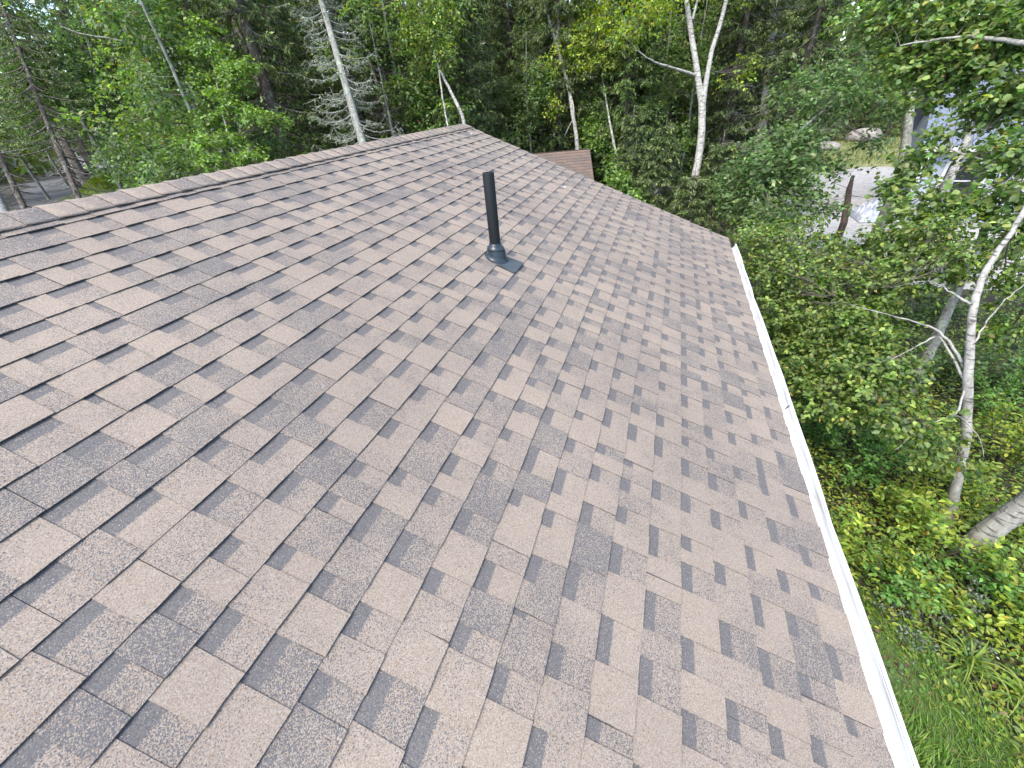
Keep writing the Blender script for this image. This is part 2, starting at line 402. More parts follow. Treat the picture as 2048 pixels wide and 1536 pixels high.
joined = MB()
for k in range(28):
    x = U1 - random.choice([0.17, 0.34, 0.5, 0.67, 0.84, 1.0]); spans = [(x, U1 + RNG.normal(0, 0.002))]
    while x > U0: spans.append((max(x - 1.0, U0), x)); x -= 1.0
    for ua, ub in spans:
        if ub - ua < 0.03: continue
        lift = abs(RNG.normal(0, 0.0009)); basetone = random.choice(TONES) + RNG.normal(0, 0.04)
        own = ua > -3.6                                        # strips behind the photographer go into the joined part
        mb = MB() if own else joined
        tl_ = tab_layout(ua, ub)
        base_piece(mb, k, ua, ub, lift, basetone, seg=max(3, int(14 * (ub - ua))), tabs=tl_)
        if own: sh = mb.build('shingle', M['shingle'], house)
        for ta, tb in tl_:
            tone = random.choice(TONES) + RNG.normal(0, 0.05)
            if own: t = MB(); tab_piece(t, k, ta, tb, lift, tone); t.build('tab', M['shingle'], sh)
            else: tab_piece(joined, k, ta, tb, lift, tone)
for k in range(28):                                            # the slope that faces away
    x = U1
    while x > U0 + 0.05:
        ua = max(x - 1.0, U0); base_piece(joined, k, ua, x, 0.001, random.choice(TONES), True, seg=3)
        for ta, tb in tab_layout(ua, x): tab_piece(joined, k, ta, tb, 0.001, random.choice(TONES), True, seg=1)
        x = ua
tag(joined.build('far_slope_shingles', M['shingle'], house), kind='stuff')

# ridge caps, each lapped over the next one away from the gable
CAPE = 0.125
u = U1 - 0.02; i = 0
while u > U0:
    ua = u - CAPE - 0.05; c = MB(); lift_ = abs(RNG.normal(0, 0.002)); prof = np.linspace(-1, 1, 13); hw = 0.140 + RNG.normal(0, 0.0012)
    tone = random.choice([0.16, 0.2, 0.24, 0.3, 0.38, 0.5]) + RNG.normal(0, 0.03); rows = []; uvs = []
    skew = RNG.normal(0, 0.0012)
    for uu, top, low in ((u - CAPE, 0.0100 + lift_ * .3, True), (u - CAPE, 0.0100 + lift_ * .3, False), (u - CAPE + 0.06, 0.0060, False), (u + 0.02, 0.0020, False)):
        pts = []
        for q in prof:
            d = abs(q) * hw; r = 0.016
            drop = 0.5 * d * d / r if d < r else d - 0.5 * r         # rounded fold
            base = np.array([0.0, uu + skew * q, RZ])
            z = -math.sin(SLOPE) * drop; x = math.copysign(d * math.cos(SLOPE) + 0.0, q)
            wv = 0.0005 * math.sin(7 * uu + 3 * q)
            up = top - (0.0075 if low else 0) + wv
            nrm = np.array([math.copysign(math.sin(SLOPE), q) * min(1, d / r), 0, math.cos(SLOPE)])
            pts.append(base + np.array([x, 0, z]) + nrm * up)
        rows.append(np.array(pts)); uvs.append(np.c_[prof * hw + 40 + i * 1.71, np.full(13, (i % 30) + 0.02 + (uu - ua) * 0.4)])
    f = []
    for r in range(3):
        for j in range(12): f.append((r * 13 + j, r * 13 + j + 1, (r + 1) * 13 + j + 1, (r + 1) * 13 + j))
    # long edges turned down to the roof
    v = np.concatenate(rows); nb = len(v); ext = []; ue = []
    for q, side in ((12, 1), (0, -1)):
        for r in (1, 2, 3): ext.append(v[r * 13 + q] - np.array([side * math.sin(SLOPE), 0, math.cos(SLOPE)]) * 0.0048); ue.append([50.0, 0.02])
    f += [(13 + 12, nb, nb + 1, 26 + 12), (26 + 12, nb + 1, nb + 2, 39 + 12), (13, 26, nb + 4, nb + 3), (26, 39, nb + 5, nb + 4)]
    col = np.zeros((nb + 6, 3)); col[:, 0] = tone; col[:13, 0] = 3.0; col[nb:, 0] = tone
    c.add(np.concatenate([v, ext]), f, col, np.concatenate(uvs + [np.array(ue)]))
    c.build('ridge_cap', M['shingle'], house, True)
    u -= CAPE; i += 1

# walls, soffit, fascia, rake boards
EX = VLEN * math.cos(SLOPE); EZ = RZ - VLEN * math.sin(SLOPE)
wx = EX - 0.35
wall = MB()
for yy, fl in ((U1 - 0.25, 1), (U0 + 0.25, 0)):
    top = RZ - 0.10
    q = [(-wx, yy, -0.2), (wx, yy, -0.2), (wx, yy, EZ + 0.02), (0, yy, top - 0.03), (-wx, yy, EZ + 0.02)]
    wall.add(q, [(0, 1, 2, 3, 4) if not fl else (4, 3, 2, 1, 0)])
for sx in (-1, 1):
    wall.add([(sx * wx, U0 + 0.25, -0.2), (sx * wx, U1 - 0.25, -0.2), (sx * wx, U1 - 0.25, EZ + 0.02), (sx * wx, U0 + 0.25, EZ + 0.02)], [(0, 1, 2, 3)])
wall.build('wall', M['siding'], house)
cb = MB()                                                       # clapboards of the eave wall, lapped
for j in range(24):
    z0 = 0.05 + j * 0.105
    if z0 + 0.11 > EZ - 0.03: break
    cb.add([(wx + 0.003, U0 + 0.25, z0 + 0.12), (wx + 0.003, U1 - 0.25, z0 + 0.12), (wx + 0.018, U1 - 0.25, z0), (wx + 0.018, U0 + 0.25, z0), (wx + 0.002, U1 - 0.25, z0), (wx + 0.002, U0 + 0.25, z0)],
           [(0, 3, 2, 1), (3, 5, 4, 2)])
tag(cb.build('clapboards', M['siding'], house), kind='stuff')
fs = MB(); fs.box((EX - 0.035, U0, EZ - 0.18), (EX - 0.012, U1 - 0.01, EZ - 0.025)); fs.build('fascia', M['white_trim'], house)
sf = MB(); sf.box((wx + 0.02, U0, EZ - 0.19), (EX - 0.036, U1 - 0.01, EZ - 0.178)); sf.build('soffit', M['white_trim'], house)
for back in (False, True):
    rb = MB(); p = RF([U1 - 0.03, U1 - 0.005, U1 - 0.005, U1 - 0.03] * 2, [0.0, 0.0, VLEN - 0.03, VLEN - 0.03] * 2, [-0.052] * 4 + [-0.19] * 4, back)
    rb.add(p, [(0, 1, 2, 3), (4, 7, 6, 5), (0, 4, 5, 1), (1, 5, 6, 2), (2, 6, 7, 3), (3, 7, 4, 0)]); rb.build('rake_board', M['white_trim'], house)
    dr = MB(); p = RF([U1 - 0.05, U1 + 0.006, U1 + 0.006, U1 - 0.05] * 2, [0.01, 0.01, VLEN - 0.015, VLEN - 0.015] * 2, [-0.0205] * 4 + [-0.029] * 4, back)
    dr.add(p, [(0, 1, 2, 3), (4, 7, 6, 5), (0, 4, 5, 1), (1, 5, 6, 2), (2, 6, 7, 3), (3, 7, 4, 0)]); dr.build('drip_edge', M['white_trim'], house)

# gutter in lapped lengths
def gutter_length(ya, yb, dx):
    g = MB(); n = max(2, int((yb - ya) / 0.16)); ys = np.linspace(ya, yb, n + 1)
    prof = [(-0.0120, 0.0), (-0.0100, -0.045), (0.0042, -0.058), (0.0554, -0.056), (0.0739, -0.030), (0.0790, -0.008), (0.0907, -0.006), (0.0916, -0.016), (0.0949, -0.017), (0.0949, 0.0), (0.0823, 0.0),
            (0.0832, -0.03), (0.0622, -0.075), (-0.0120, -0.075)]
    v = []
    for y in ys:
        ben = 0.004 * math.sin(2.3 * y + 1) + 0.0025 * math.sin(7.1 * y)
        dent = -0.016 * math.exp(-((y - 1.66) / 0.06) ** 2) - 0.009 * math.exp(-((y - 5.2) / 0.10) ** 2) - 0.008 * math.exp(-((y - 4.3) / 0.05) ** 2)
        for px, pz in prof: v.append((EX - 0.005 + dx + px + (ben + dent) * max(0, px) / 0.11, y, EZ - 0.034 + pz - dx))
    m_ = len(prof)
    f = [(i * m_ + j, (i + 1) * m_ + j, (i + 1) * m_ + (j + 1) % m_, i * m_ + (j + 1) % m_) for i in range(n) for j in range(m_)]
    f.append(tuple(range(m_))[::-1]); f.append(tuple(n * m_ + j for j in range(m_)))
    g.add(v, f); o = g.build('gutter', M['gutter'], house)
    return o
gutter_length(2.56, 6.08, 0.0); gutter_length(-0.75, 2.60, 0.0022); gutter_length(U0, -0.71, 0.0)
sm = MB(); sm.box((EX - 0.004, 2.555, EZ - 0.0895), (EX + 0.052, 2.559, EZ - 0.087)); sm.build('gutter_seam', M['deck'], house)

# ------------------------------------------------------------------ vent pipe
vb = RF(2.735, 1.852, 0.0)                                        # foot of the pipe on the roof
pipe_root = empty('vent_pipe', tuple(vb), 'black plastic vent pipe standing in a rubber boot on the shingles', 'vent pipe')
def lathe(mb, prof, cx, cy, sides=40, shear=None):
    v = []; n = len(prof)
    for r, z in prof:
        for j in range(sides):
            a = 2 * math.pi * j / sides; x, y = r * math.cos(a), r * math.sin(a); zz = z
            if shear is not None: zz = z + shear(x, y, z)
            v.append((cx + x, cy + y, zz))
    f = [(i * sides + j, i * sides + (j + 1) % sides, (i + 1) * sides + (j + 1) % sides, (i + 1) * sides + j) for i in range(n - 1) for j in range(sides)]
    mb.add(v, f)
PR, PH = 0.039, 0.57
p = MB(); lathe(p, [(PR, -0.05), (PR, PH - 0.002), (PR - 0.001, PH), (PR - 0.0065, PH), (PR - 0.0075, PH - 0.002), (PR - 0.0075, PH - 0.4)], 0, 0)
p.build('pipe', M['pipe'], pipe_root, True)
ts = math.tan(SLOPE)
b = MB()
lathe(b, [(PR + 0.001, 0.112), (PR + 0.005, 0.112), (PR + 0.006, 0.100), (PR + 0.012, 0.094), (PR + 0.019, 0.087), (PR + 0.024, 0.079), (PR + 0.0255, 0.070), (PR + 0.022, 0.066)], 0, 0, shear=lambda x, y, z: -0.10 * x)
b.build('boot_collar', M['boot'], pipe_root, True)
b = MB()
lathe(b, [(PR + 0.022, 0.068), (PR + 0.025, 0.058), (PR + 0.028, 0.036), (PR + 0.033, 0.015), (PR + 0.044, 0.005), (PR + 0.051, 0.0025)], 0.006, 0,
      shear=lambda x, y, z: -(0.10 + (ts - 0.10) * min(1, max(0, (0.07 - z) / 0.055))) * x - (0.0 if z > .05 else 0.0))
b.build('boot_cone', M['boot'], pipe_root, True)
rg = MB(); rg.tube([((PR + 0.0015) * math.cos(a), (PR + 0.0015) * math.sin(a), 0.114 - 0.10 * PR * math.cos(a)) for a in np.linspace(0, 2 * math.pi, 41)], 0.0035, 6, cap=False)
rg.build('seal_ring', M['boot'], pipe_root, True)
fl = MB(); a0, a1, b0, b1 = -0.115, 0.100, 0.035, 0.185; rc = 0.014; out = []
for cx, cy, st in ((a1 - rc, b1 - rc, 0), (a0 + rc, b1 - rc, 1), (a0 + rc, b0, 2), (a1 - rc, b0, 3)):
    if st >= 2: out.append((cx, cy)); continue
    for t in np.linspace(0, math.pi / 2, 6): out.append((cx + rc * math.cos(t + st * math.pi / 2), cy + rc * math.sin(t + st * math.pi / 2)))
nn = len(out)
top = [RF(2.735 + a, 1.852 + bb, 0.006 + 0.004 * max(0, (bb - 0.05) / 0.1)) - vb for a, bb in out]; bot = [q - ND * 0.003 for q in top]
fl.add(np.array(top + bot), [tuple(range(nn))[::-1], tuple(range(nn, 2 * nn))] + [(j, (j + 1) % nn, nn + (j + 1) % nn, nn + j) for j in range(nn)])
fl.build('flashing', M['flash'], pipe_root)

# small pale droppings and a curled scrap
def splat(uu, vv, r, label, name='bird_dropping', cat='bird dropping'):
    mb = MB(); c = RF(uu, vv, 0.004); v = []
    for j in range(14):
        a = 2 * math.pi * j / 14; rr = r * random.uniform(0.5, 1.2); v.append(RF(uu + rr * math.cos(a) * 1.6, vv + rr * math.sin(a), 0.0035) - c)
    v.append(ND * 0.006); mb.add(np.array(v), [(j, 14, (j + 1) % 14) for j in range(14)])
    o = mb.build(name, M['white_bit']); o.location = c; tag(o, label, cat)
splat(5.285, 1.80, 0.016, 'small white dropping on the shingles behind the black vent pipe')
splat(5.85, 0.28, 0.010, 'tiny white dropping near the far peak of the shingled roof')

# ------------------------------------------------------------------ vegetation tools
def unit(a): return a / (np.linalg.norm(a, axis=-1, keepdims=True) + 1e-9)

def leaf_arrays(pos, d, nrm, L, wr, col, style):
    """leaf blades: pos base (n,3), d axis, nrm face normal, L length (n,), wr width ratio"""
    d = unit(d); side = unit(np.cross(d, nrm)); up = np.cross(side, d); n = len(pos); L = L[:, None]; Wd = L * wr
    if style == 'leaf6':
        P_ = [pos, pos + d * L * .32 + side * Wd * .46 + up * L * .07, pos + d * L * .68 + side * Wd * .36 + up * L * .06, pos + d * L - up * L * .05,
              pos + d * L * .68 - side * Wd * .36 + up * L * .06, pos + d * L * .32 - side * Wd * .46 + up * L * .07]
        k = 6; f = np.array([[0, 3, 2, 1], [0, 5, 4, 3]])
    else:
        P_ = [pos, pos + d * L * .45 + side * Wd * .5 + up * L * .05, pos + d * L, pos + d * L * .45 - side * Wd * .5 + up * L * .05]
        k = 4; f = np.array([[0, 1, 2, 3]])
    v = np.stack(P_, 1).reshape(-1, 3)
    F = (np.arange(n)[:, None, None] * k + f[None]).reshape(-1, 4)
    return v, F, np.repeat(col, k, axis=0)

class Leaves:
    def __init__(s): s.v = []; s.f = []; s.c = []; s.n = 0
    def add(s, *a):
        if len(a[0]) == 0: return
        v, f, c = leaf_arrays(*a); s.v.append(v); s.f.append(f + s.n); s.c.append(c); s.n += len(v)
    def mesh(s, name, m): return fast_mesh(name, np.concatenate(s.v), np.concatenate(s.f), np.concatenate(s.c), m)

def palette(n, pal, wts, jit=0.18):
    pal = np.array(pal, float); w = np.array(wts, float); w /= w.sum()
    c = pal[RNG.choice(len(pal), n, p=w)]
    return np.clip(c * np.exp(RNG.normal(0, jit, (n, 1))) * np.exp(RNG.normal(0, 0.06, (n, 3))), 0.004, 0.8)

GREEN_DARK = ([(0.074, 0.122, 0.042), (0.106, 0.170, 0.056), (0.155, 0.220, 0.072)], [3, 3, 1.2])
GREEN_BLUE = ([(0.076, 0.128, 0.046), (0.110, 0.174, 0.060), (0.175, 0.235, 0.092)], [2, 3, 1.5])
GREEN_BIRCH = ([(0.104, 0.165, 0.042), (0.158, 0.232, 0.054), (0.245, 0.30, 0.072), (0.36, 0.27, 0.08), (0.060, 0.100, 0.034)], [3, 3, 2.0, 0.12, 1.3])
GREEN_YELLOW = ([(0.195, 0.280, 0.044), (0.290, 0.350, 0.052), (0.38, 0.39, 0.07), (0.120, 0.205, 0.036), (0.44, 0.28, 0.06)], [3.6, 2.8, 0.8, 2.4, 0.05])
GREEN_BRIGHT = ([(0.118, 0.200, 0.048), (0.162, 0.252, 0.062), (0.23, 0.31, 0.085)], [3, 3, 1])
GREEN_MAPLE = ([(0.104, 0.172, 0.052), (0.150, 0.222, 0.064), (0.23, 0.285, 0.082), (0.38, 0.22, 0.06)], [3, 3, 1.6, 0.04])
SPRUCE = ([(0.058, 0.086, 0.032), (0.088, 0.126, 0.040), (0.145, 0.185, 0.052), (0.16, 0.17, 0.12)], [4, 4, 2.6, 0.4])

def twig_leaves(lv, centers, outward, spec, per):
    """leaves strung along short twigs"""
    size, wr, style, (pal, wts), droop = spec
    n = len(centers)
    td = unit(outward * 0.75 + RNG.normal(0, 0.55, (n, 3)) + np.array([0, 0, -0.35 * droop]))
    tl = size * RNG.uniform(2.5, 5.5, n)
    side0 = unit(np.cross(td, np.array([0.1, 0.2, 1.0]) + RNG.normal(0, 0.3, (n, 3))))
    t = RNG.uniform(0.0, 1.0, (n, per)); sg = np.where(np.arange(per) % 2 == 0, 1, -1)[None, :, None]
    pos = centers[:, None] + td[:, None] * (tl[:, None] * (t - 0.4))[..., None] + RNG.normal(0, size * .35, (n, per, 3))
    d = td[:, None] * 0.55 + side0[:, None] * sg * 0.8 + RNG.normal(0, 0.35, (n, per, 3)) + np.array([0, 0, -0.55 * droop])
    nr = np.array([0, 0, 1.0]) + RNG.normal(0, 0.45, (n, per, 3)) + outward[:, None] * 0.35
    tw = np.exp(RNG.normal(0, 0.22, (n, 1, 1)))
    col = palette(n * per, pal, wts).reshape(n, per, 3) * tw
    L = size * RNG.uniform(0.65, 1.2, (n, per))
    lv.add(pos.reshape(-1, 3), d.reshape(-1, 3), nr.reshape(-1, 3), L.ravel(), wr, col.reshape(-1, 3), style)
    return td, tl

def blob_points(c, r, n, hollow=0.35):
    d = unit(RNG.normal(0, 1, (n, 3))); q = RNG.uniform(hollow ** 3, 1, (n, 1)) ** (1 / 3)
    lump = 1 + 0.22 * np.sin(d[:, :1] * 5 + c[0]) + 0.18 * np.cos(d[:, 2:] * 6 + c[1])
    return np.asarray(c) + d * q * lump * np.asarray(r), unit(d * np.array([1, 1, .6]))

def bend(p, q, k=0.12, n=6, sag=0.0):
    p, q = np.asarray(p, float), np.asarray(q, float); t = np.linspace(0, 1, n)[:, None]
    o = RNG.normal(0, k * np.linalg.norm(q - p) * 0.5, (1, 3)); return p + (q - p) * t + o * np.sin(math.pi * t) + np.array([0, 0, -sag]) * np.sin(math.pi * t)

def broad_tree(name, label, cat, base, trunk, limbs, blobs, spec, bark, per=9, group=None, twig_r=0.0042, nbr=None, sides=10):
    """trunk / limbs: lists of (xyz, radius); blobs: (centre, radii, twigs). Linked as thing > trunk, crown"""
    base = np.asarray(base, float); wood = MB(); tw = MB(); lv = Leaves(); skel = []
    def stem(pts, sd):
        p = np.array([x[0] for x in pts], float) - base; r = np.array([x[1] for x in pts], float)
        m = max(8, 4 * len(p)); t = np.linspace(0, len(p) - 1, m)
        pp = np.stack([np.interp(t, np.arange(len(p)), p[:, i]) for i in range(3)], 1)
        k = np.array([0.25, 0.5, 0.25])
        for _ in range(2):
            q = pp.copy(); q[1:-1] = pp[:-2] * .25 + pp[1:-1] * .5 + pp[2:] * .25; pp = q
        rr = np.interp(t, np.arange(len(p)), r) * (1 + RNG.normal(0, 0.03, m)); wood.tube(pp + RNG.normal(0, 0.004, pp.shape), rr, sd); skel.append((pp, rr))
    stem(trunk, sides)
    for l in limbs: stem(l, max(6, sides - 3))
    sp = np.concatenate([s[0] for s in skel]); sr = np.concatenate([s[1] for s in skel])
    for c, r, n in blobs:
        c = np.asarray(c, float) - base
        pts, out = blob_points(c, r, n)
        twig_leaves(lv, pts, out, spec, per)
        # a bough from the skeleton into the blob, then fine branches
        i = np.argmin(np.linalg.norm(sp - c, axis=1) + 0.4 * np.maximum(0, sp[:, 2] - c[2]))
        bp = bend(sp[i], c, 0.10, 8, -0.04); tw.tube(bp, np.linspace(min(sr[i] * .45, 0.016), 0.005, 8), 5)
        for q in pts[:: max(1, n // (nbr or 14))]:
            j = RNG.integers(2, 8); tw.tube(bend(bp[j], q, 0.12, 5), np.linspace(twig_r, 0.0016, 5), 4)
    root = empty(name, tuple(base), label, cat, group)
    wood.build('trunk', M[bark], root, True); tag(tw.build('twigs', M['bark_twig'], root, True), kind='stuff')
    cm = lv.mesh('crown', M['leaf']); link('crown', cm, root)
    return root

def needles(lv, a, b, n, width, length, pal, droop=0.5):
    """sprays of needles around a twig from a to b (arrays of twigs)"""
    m = len(a); t = RNG.uniform(0, 1, (m, n, 1)); p = a[:, None] + (b - a)[:, None] * t + RNG.normal(0, 0.02, (m, n, 3))
    d = unit(b - a)[:, None] * 0.9 + RNG.normal(0, 0.45, (m, n, 3)) + np.array([0, 0, -droop])
    nr = RNG.normal(0, 1, (m, n, 3)) + np.array([0, 0, 0.9])
    tone = np.exp(RNG.normal(0, 0.2, (m, 1, 1))) * (0.75 + 0.6 * t)
    col = palette(m * n, *pal).reshape(m, n, 3) * tone
    lv.add(p.reshape(-1, 3), d.reshape(-1, 3), nr.reshape(-1, 3), (length * RNG.uniform(.6, 1.3, (m, n))).ravel(), width, col.reshape(-1, 3), 'quad')

def spruce(name, label, cat, loc, H, R, z0, dens=1.0, dead=0.0, rtrunk=0.16, lean=(0, 0), group=None, pal=SPRUCE, bark='bark_spruce', rz=0.0):
    """spruce: whorls of drooping boughs with hanging twigs; boughs below z0 are bare dead sticks"""
    wood = MB(); lv = Leaves(); zs = np.linspace(-0.3, H, 14)
    ax = lambda z: np.array([lean[0] * z + 0.03 * math.sin(z * .9), lean[1] * z + 0.03 * math.cos(z * 1.1), z])
    wood.tube([ax(z) for z in zs], rtrunk * (1.05 - 0.92 * np.clip(zs / H, 0, 1)), 10)
    A = []; B = []; z = 0.5
    while z < H - 0.15:
        frac = z / H; nb = RNG.integers(4, 7); ph = RNG.uniform(0, 6.28)
        for j in range(nb):
            a = ph + j * 6.283 / nb + RNG.normal(0, .25); Lb = R * (1 - frac) ** 0.75 * RNG.uniform(0.65, 1.12) + 0.12
            isdead = z < z0 or (z < z0 + 1.5 and RNG.random() < 0.4) or RNG.random() < dead
            if isdead: Lb *= RNG.uniform(0.35, 0.9)
            o = np.array([math.cos(a), math.sin(a), 0]); t = np.linspace(0, 1, 7)[:, None]
            p0 = ax(z); dr = RNG.uniform(0.25, 0.5) * Lb
            pts = p0 + o * Lb * t + np.array([0, 0, 1]) * (-dr * (t ** 0.8) + 0.55 * dr * t ** 3) + RNG.normal(0, 0.015, (7, 3)) * t
            wood.tube(pts, np.linspace(0.007 + 0.011 * Lb, 0.003, 7), 4, cap=False)
            nt = int((5 + 8 * Lb) * (1.0 if not isdead else 0.7))
            ti = RNG.uniform(0.18, 1.0, nt); base = np.stack([np.interp(ti, t[:, 0], pts[:, i]) for i in range(3)], 1)
            sd = np.where(RNG.random(nt) < .5, 1, -1)[:, None]; lat = np.array([-o[1], o[0], 0])
            tl = (0.10 + 0.30 * Lb * (1.05 - ti))[:, None] * RNG.uniform(.6, 1.2, (nt, 1))
            tip = base + (lat * sd * 0.85 + o * 0.55) * tl + np.array([0, 0, -1]) * tl * RNG.uniform(.2, .7, (nt, 1))
            if isdead:
                for q0, q1 in zip(base[:6], tip[:6]): wood.tube([q0, (q0 + q1) / 2 + RNG.normal(0, .02, 3), q1], [0.004, 0.003, 0.0015], 3, cap=False)
            else: A.append(base); B.append(tip); A.append(pts[3:6]); B.append(pts[4:7])
        z += RNG.uniform(0.16, 0.30) / max(dens, .5)
    A = np.concatenate(A); B = np.concatenate(B)
    needles(lv, A, B, int(13 * dens), 0.30, 0.10, pal)
    root = empty(name, tuple(loc), label, cat, group); root.rotation_euler = (0, 0, rz)
    wood.build('trunk', M[bark], root, True)
    link('crown', lv.mesh('crown', M['needle']), root)
    return root

def foot(px, py, depth):
    """where a plumb trunk seen at that pixel and depth meets the ground"""
    p = PX(px, py, depth); return np.array([p[0], p[1], float(terrain(p[0], p[1]))])

# ------------------------------------------------------------------ shed, neighbour's house, yard
sb = PX(1178, 298, 12.2)                                        # far right end of the shed ridge
shed_dir = unit(np.array([1.0, 0.30, 0])); shed_dn = np.array([shed_dir[1], -shed_dir[0], 0])
sh_root = empty('shed', (sb[0], sb[1], 0), 'low shed with a reddish brown shingled roof beyond the far gable', 'shed')
sa = math.radians(30); sL, sV = 3.8, 2.0
def SF(a, v, w, back=False):
    h = shed_dn * (-1 if back else 1)
    return np.array([0, 0, sb[2]]) - shed_dir * a + (h * math.cos(sa) - np.array([0, 0, math.sin(sa)])) * v + (h * math.sin(sa) + np.array([0, 0, math.cos(sa)])) * w
sm = MB(); nrow = int(sV / 0.125)
for back in (False, True):
    for r in range(nrow):
        v1 = (r + 1) * 0.125; x = -0.02 - random.choice([0, .1, .2])
        while x < sL:
            x2 = min(x + 0.305, sL); xa = max(x, -0.02)
            if x2 - xa > .03:
                q = np.array([SF(xa + .003, v1, 0.006, back), SF(x2 - .003, v1, 0.006, back), SF(x2 - .003, v1 - .15, -0.004, back), SF(xa + .003, v1 - .15, -0.004, back), SF(xa + .003, v1, -0.006, back), SF(x2 - .003, v1, -0.006, back)])
                tn = random.choice([.2, .35, .5, .65]); c = np.zeros((6, 3)); c[:, 0] = tn; c[4:, 0] = 1.2
                fq = [(0, 1, 2, 3), (4, 5, 1, 0)]
                sm.add(q, fq if back else [t[::-1] for t in fq], c, np.array([[xa + r, r + .001], [x2 + r, r + .001], [x2 + r, r + .09], [xa + r, r + .09], [xa + r, r + .001], [x2 + r, r + .001]]))
            x += 0.305
tag(sm.build('shed_shingles', M['shed_shingle'], sh_root), kind='stuff')
dk = MB()
for back in (False, True):
    q = np.array([SF(a, v, w, back) for w in (-0.012, -0.04) for a, v in ((-.03, 0), (sL, 0), (sL, sV + .01), (-.03, sV + .01))])
    dk.add(q, [(0, 1, 2, 3), (4, 7, 6, 5), (0, 4, 5, 1), (1, 5, 6, 2), (2, 6, 7, 3), (3, 7, 4, 0)])
dk.build('roof', M['bark_brown'], sh_root)
wl_ = MB(); hw_ = sV * math.cos(sa) - 0.15; zt = sb[2] - sV * math.sin(sa) - 0.02
for a in (0.12, sL - .12):
    o = -shed_dir * a
    q = [o + shed_dn * hw_ + np.array([0, 0, -.1]), o - shed_dn * hw_ + np.array([0, 0, -.1]), o - shed_dn * hw_ + np.array([0, 0, zt]), o + np.array([0, 0, sb[2] - .12]), o + shed_dn * hw_ + np.array([0, 0, zt])]
    wl_.add(np.array(q), [(0, 1, 2, 3, 4)])
for s in (-1, 1):
    q = [-shed_dir * a + shed_dn * hw_ * s + np.array([0, 0, z]) for a, z in ((.12, -.1), (sL - .12, -.1), (sL - .12, zt), (.12, zt))]
    wl_.add(np.array(q), [(0, 1, 2, 3)])
wl_.build('wall', M['siding'], sh_root)

# neighbour: white house with a blue-grey metal roof
nb = PX(1845, 292, 12.6); nr = empty('neighbour_house', (nb[0], nb[1], 0), 'white house with blue grey metal roof half hidden behind right hand leaves', 'house')
ez = nb[2]; NL, ND_ = 9.0, 5.0                                   # local: x along eave, y away
ang = math.radians(-14); nr.rotation_euler = (0, 0, ang)
w = MB(); w.box((0.25, 0.3, -.1), (NL - .2, ND_ - .3, ez - 0.02)); w.build('wall', M['white_siding'], nr)
rf = MB(); rise = 1.75
for s in (0, 1):
    y0, y1 = (0, ND_ / 2) if s == 0 else (ND_, ND_ / 2)
    rf.add([(0, y0, ez), (NL, y0, ez), (NL, y1, ez + rise), (0, y1, ez + rise), (0, y0, ez - .05), (NL, y0, ez - .05), (NL, y1, ez + rise - .05), (0, y1, ez + rise - .05)],
           [(0, 1, 2, 3), (4, 7, 6, 5), (0, 4, 5, 1), (1, 5, 6, 2), (2, 6, 7, 3), (3, 7, 4, 0)])
roofo = rf.build('roof', M['metal_roof'], nr)
for j in range(20):
    x = 0.22 + j * 0.45
    se = MB(); d_ = np.array([0, ND_ / 2, rise]); d_ = d_ / np.linalg.norm(d_); up_ = np.array([0, -d_[2], d_[1]])
    q0 = np.array([x, 0.01, ez + .004]); q1 = np.array([x, ND_ / 2, ez + rise + .004])
    se.add(np.array([q + np.array([dx, 0, 0]) + up_ * h for q in (q0, q1) for dx, h in ((0, 0), (.03, 0), (.03, .035), (0, .035))]), [(0, 1, 2, 3), (4, 7, 6, 5), (0, 4, 5, 1), (1, 5, 6, 2), (2, 6, 7, 3), (3, 7, 4, 0)])
    se.build('seam', M['metal_roof'], roofo)
gb = MB()
for x in (0.25, NL - .2): gb.add([(x, .3, ez - .02), (x, ND_ - .3, ez - .02), (x, ND_ / 2, ez + rise - .2)], [(0, 1, 2)])
gb.build('gable', M['white_siding'], nr)
fa = MB(); fa.box((0, -0.03, ez - .17), (NL, -0.002, ez - .012)); fa.build('fascia', M['white_trim'], nr)
for x, z0, wd, ht in ((0.9, 0.75, 0.9, 0.95), (2.9, 0.75, 0.9, 0.95), (5.6, 0.75, 0.9, 0.95)):
    f = MB()
    for lo, hi in (((x - .09, .265, z0 - .09), (x, .298, z0 + ht + .09)), ((x + wd, .265, z0 - .09), (x + wd + .09, .298, z0 + ht + .09)), ((x, .265, z0 - .09), (x + wd, .298, z0)), ((x, .265, z0 + ht), (x + wd, .298, z0 + ht + .09)), ((x, .27, z0 + ht / 2 - .02), (x + wd, .292, z0 + ht / 2 + .02))): f.box(lo, hi)
    fo = f.build('window', M['white_trim'], nr); g = MB(); g.box((x + .002, .28, z0 + .002), (x + wd - .002, .29, z0 + ht - .002)); g.build('pane', M['glass'], fo)
d = MB(); d.box((4.2, .27, 0.05), (5.05, .296, 1.95)); do = d.build('door', M['white_trim'], nr); h = MB(); h.box((4.95, .24, .95), (5.0, .268, 1.05)); h.build('handle', M['pipe'], do)
for x in (0.12, 2.4, 4.6):
    c = MB(); c.box((x, -.5, -.1), (x + .10, -.4, ez - .03)); c.build('porch_post', M['white_trim'], nr)
pr = MB(); pr.box((0.0, -.52, .82), (4.7, -.38, .88)); pr.build('porch_rail', M['white_trim'], nr)

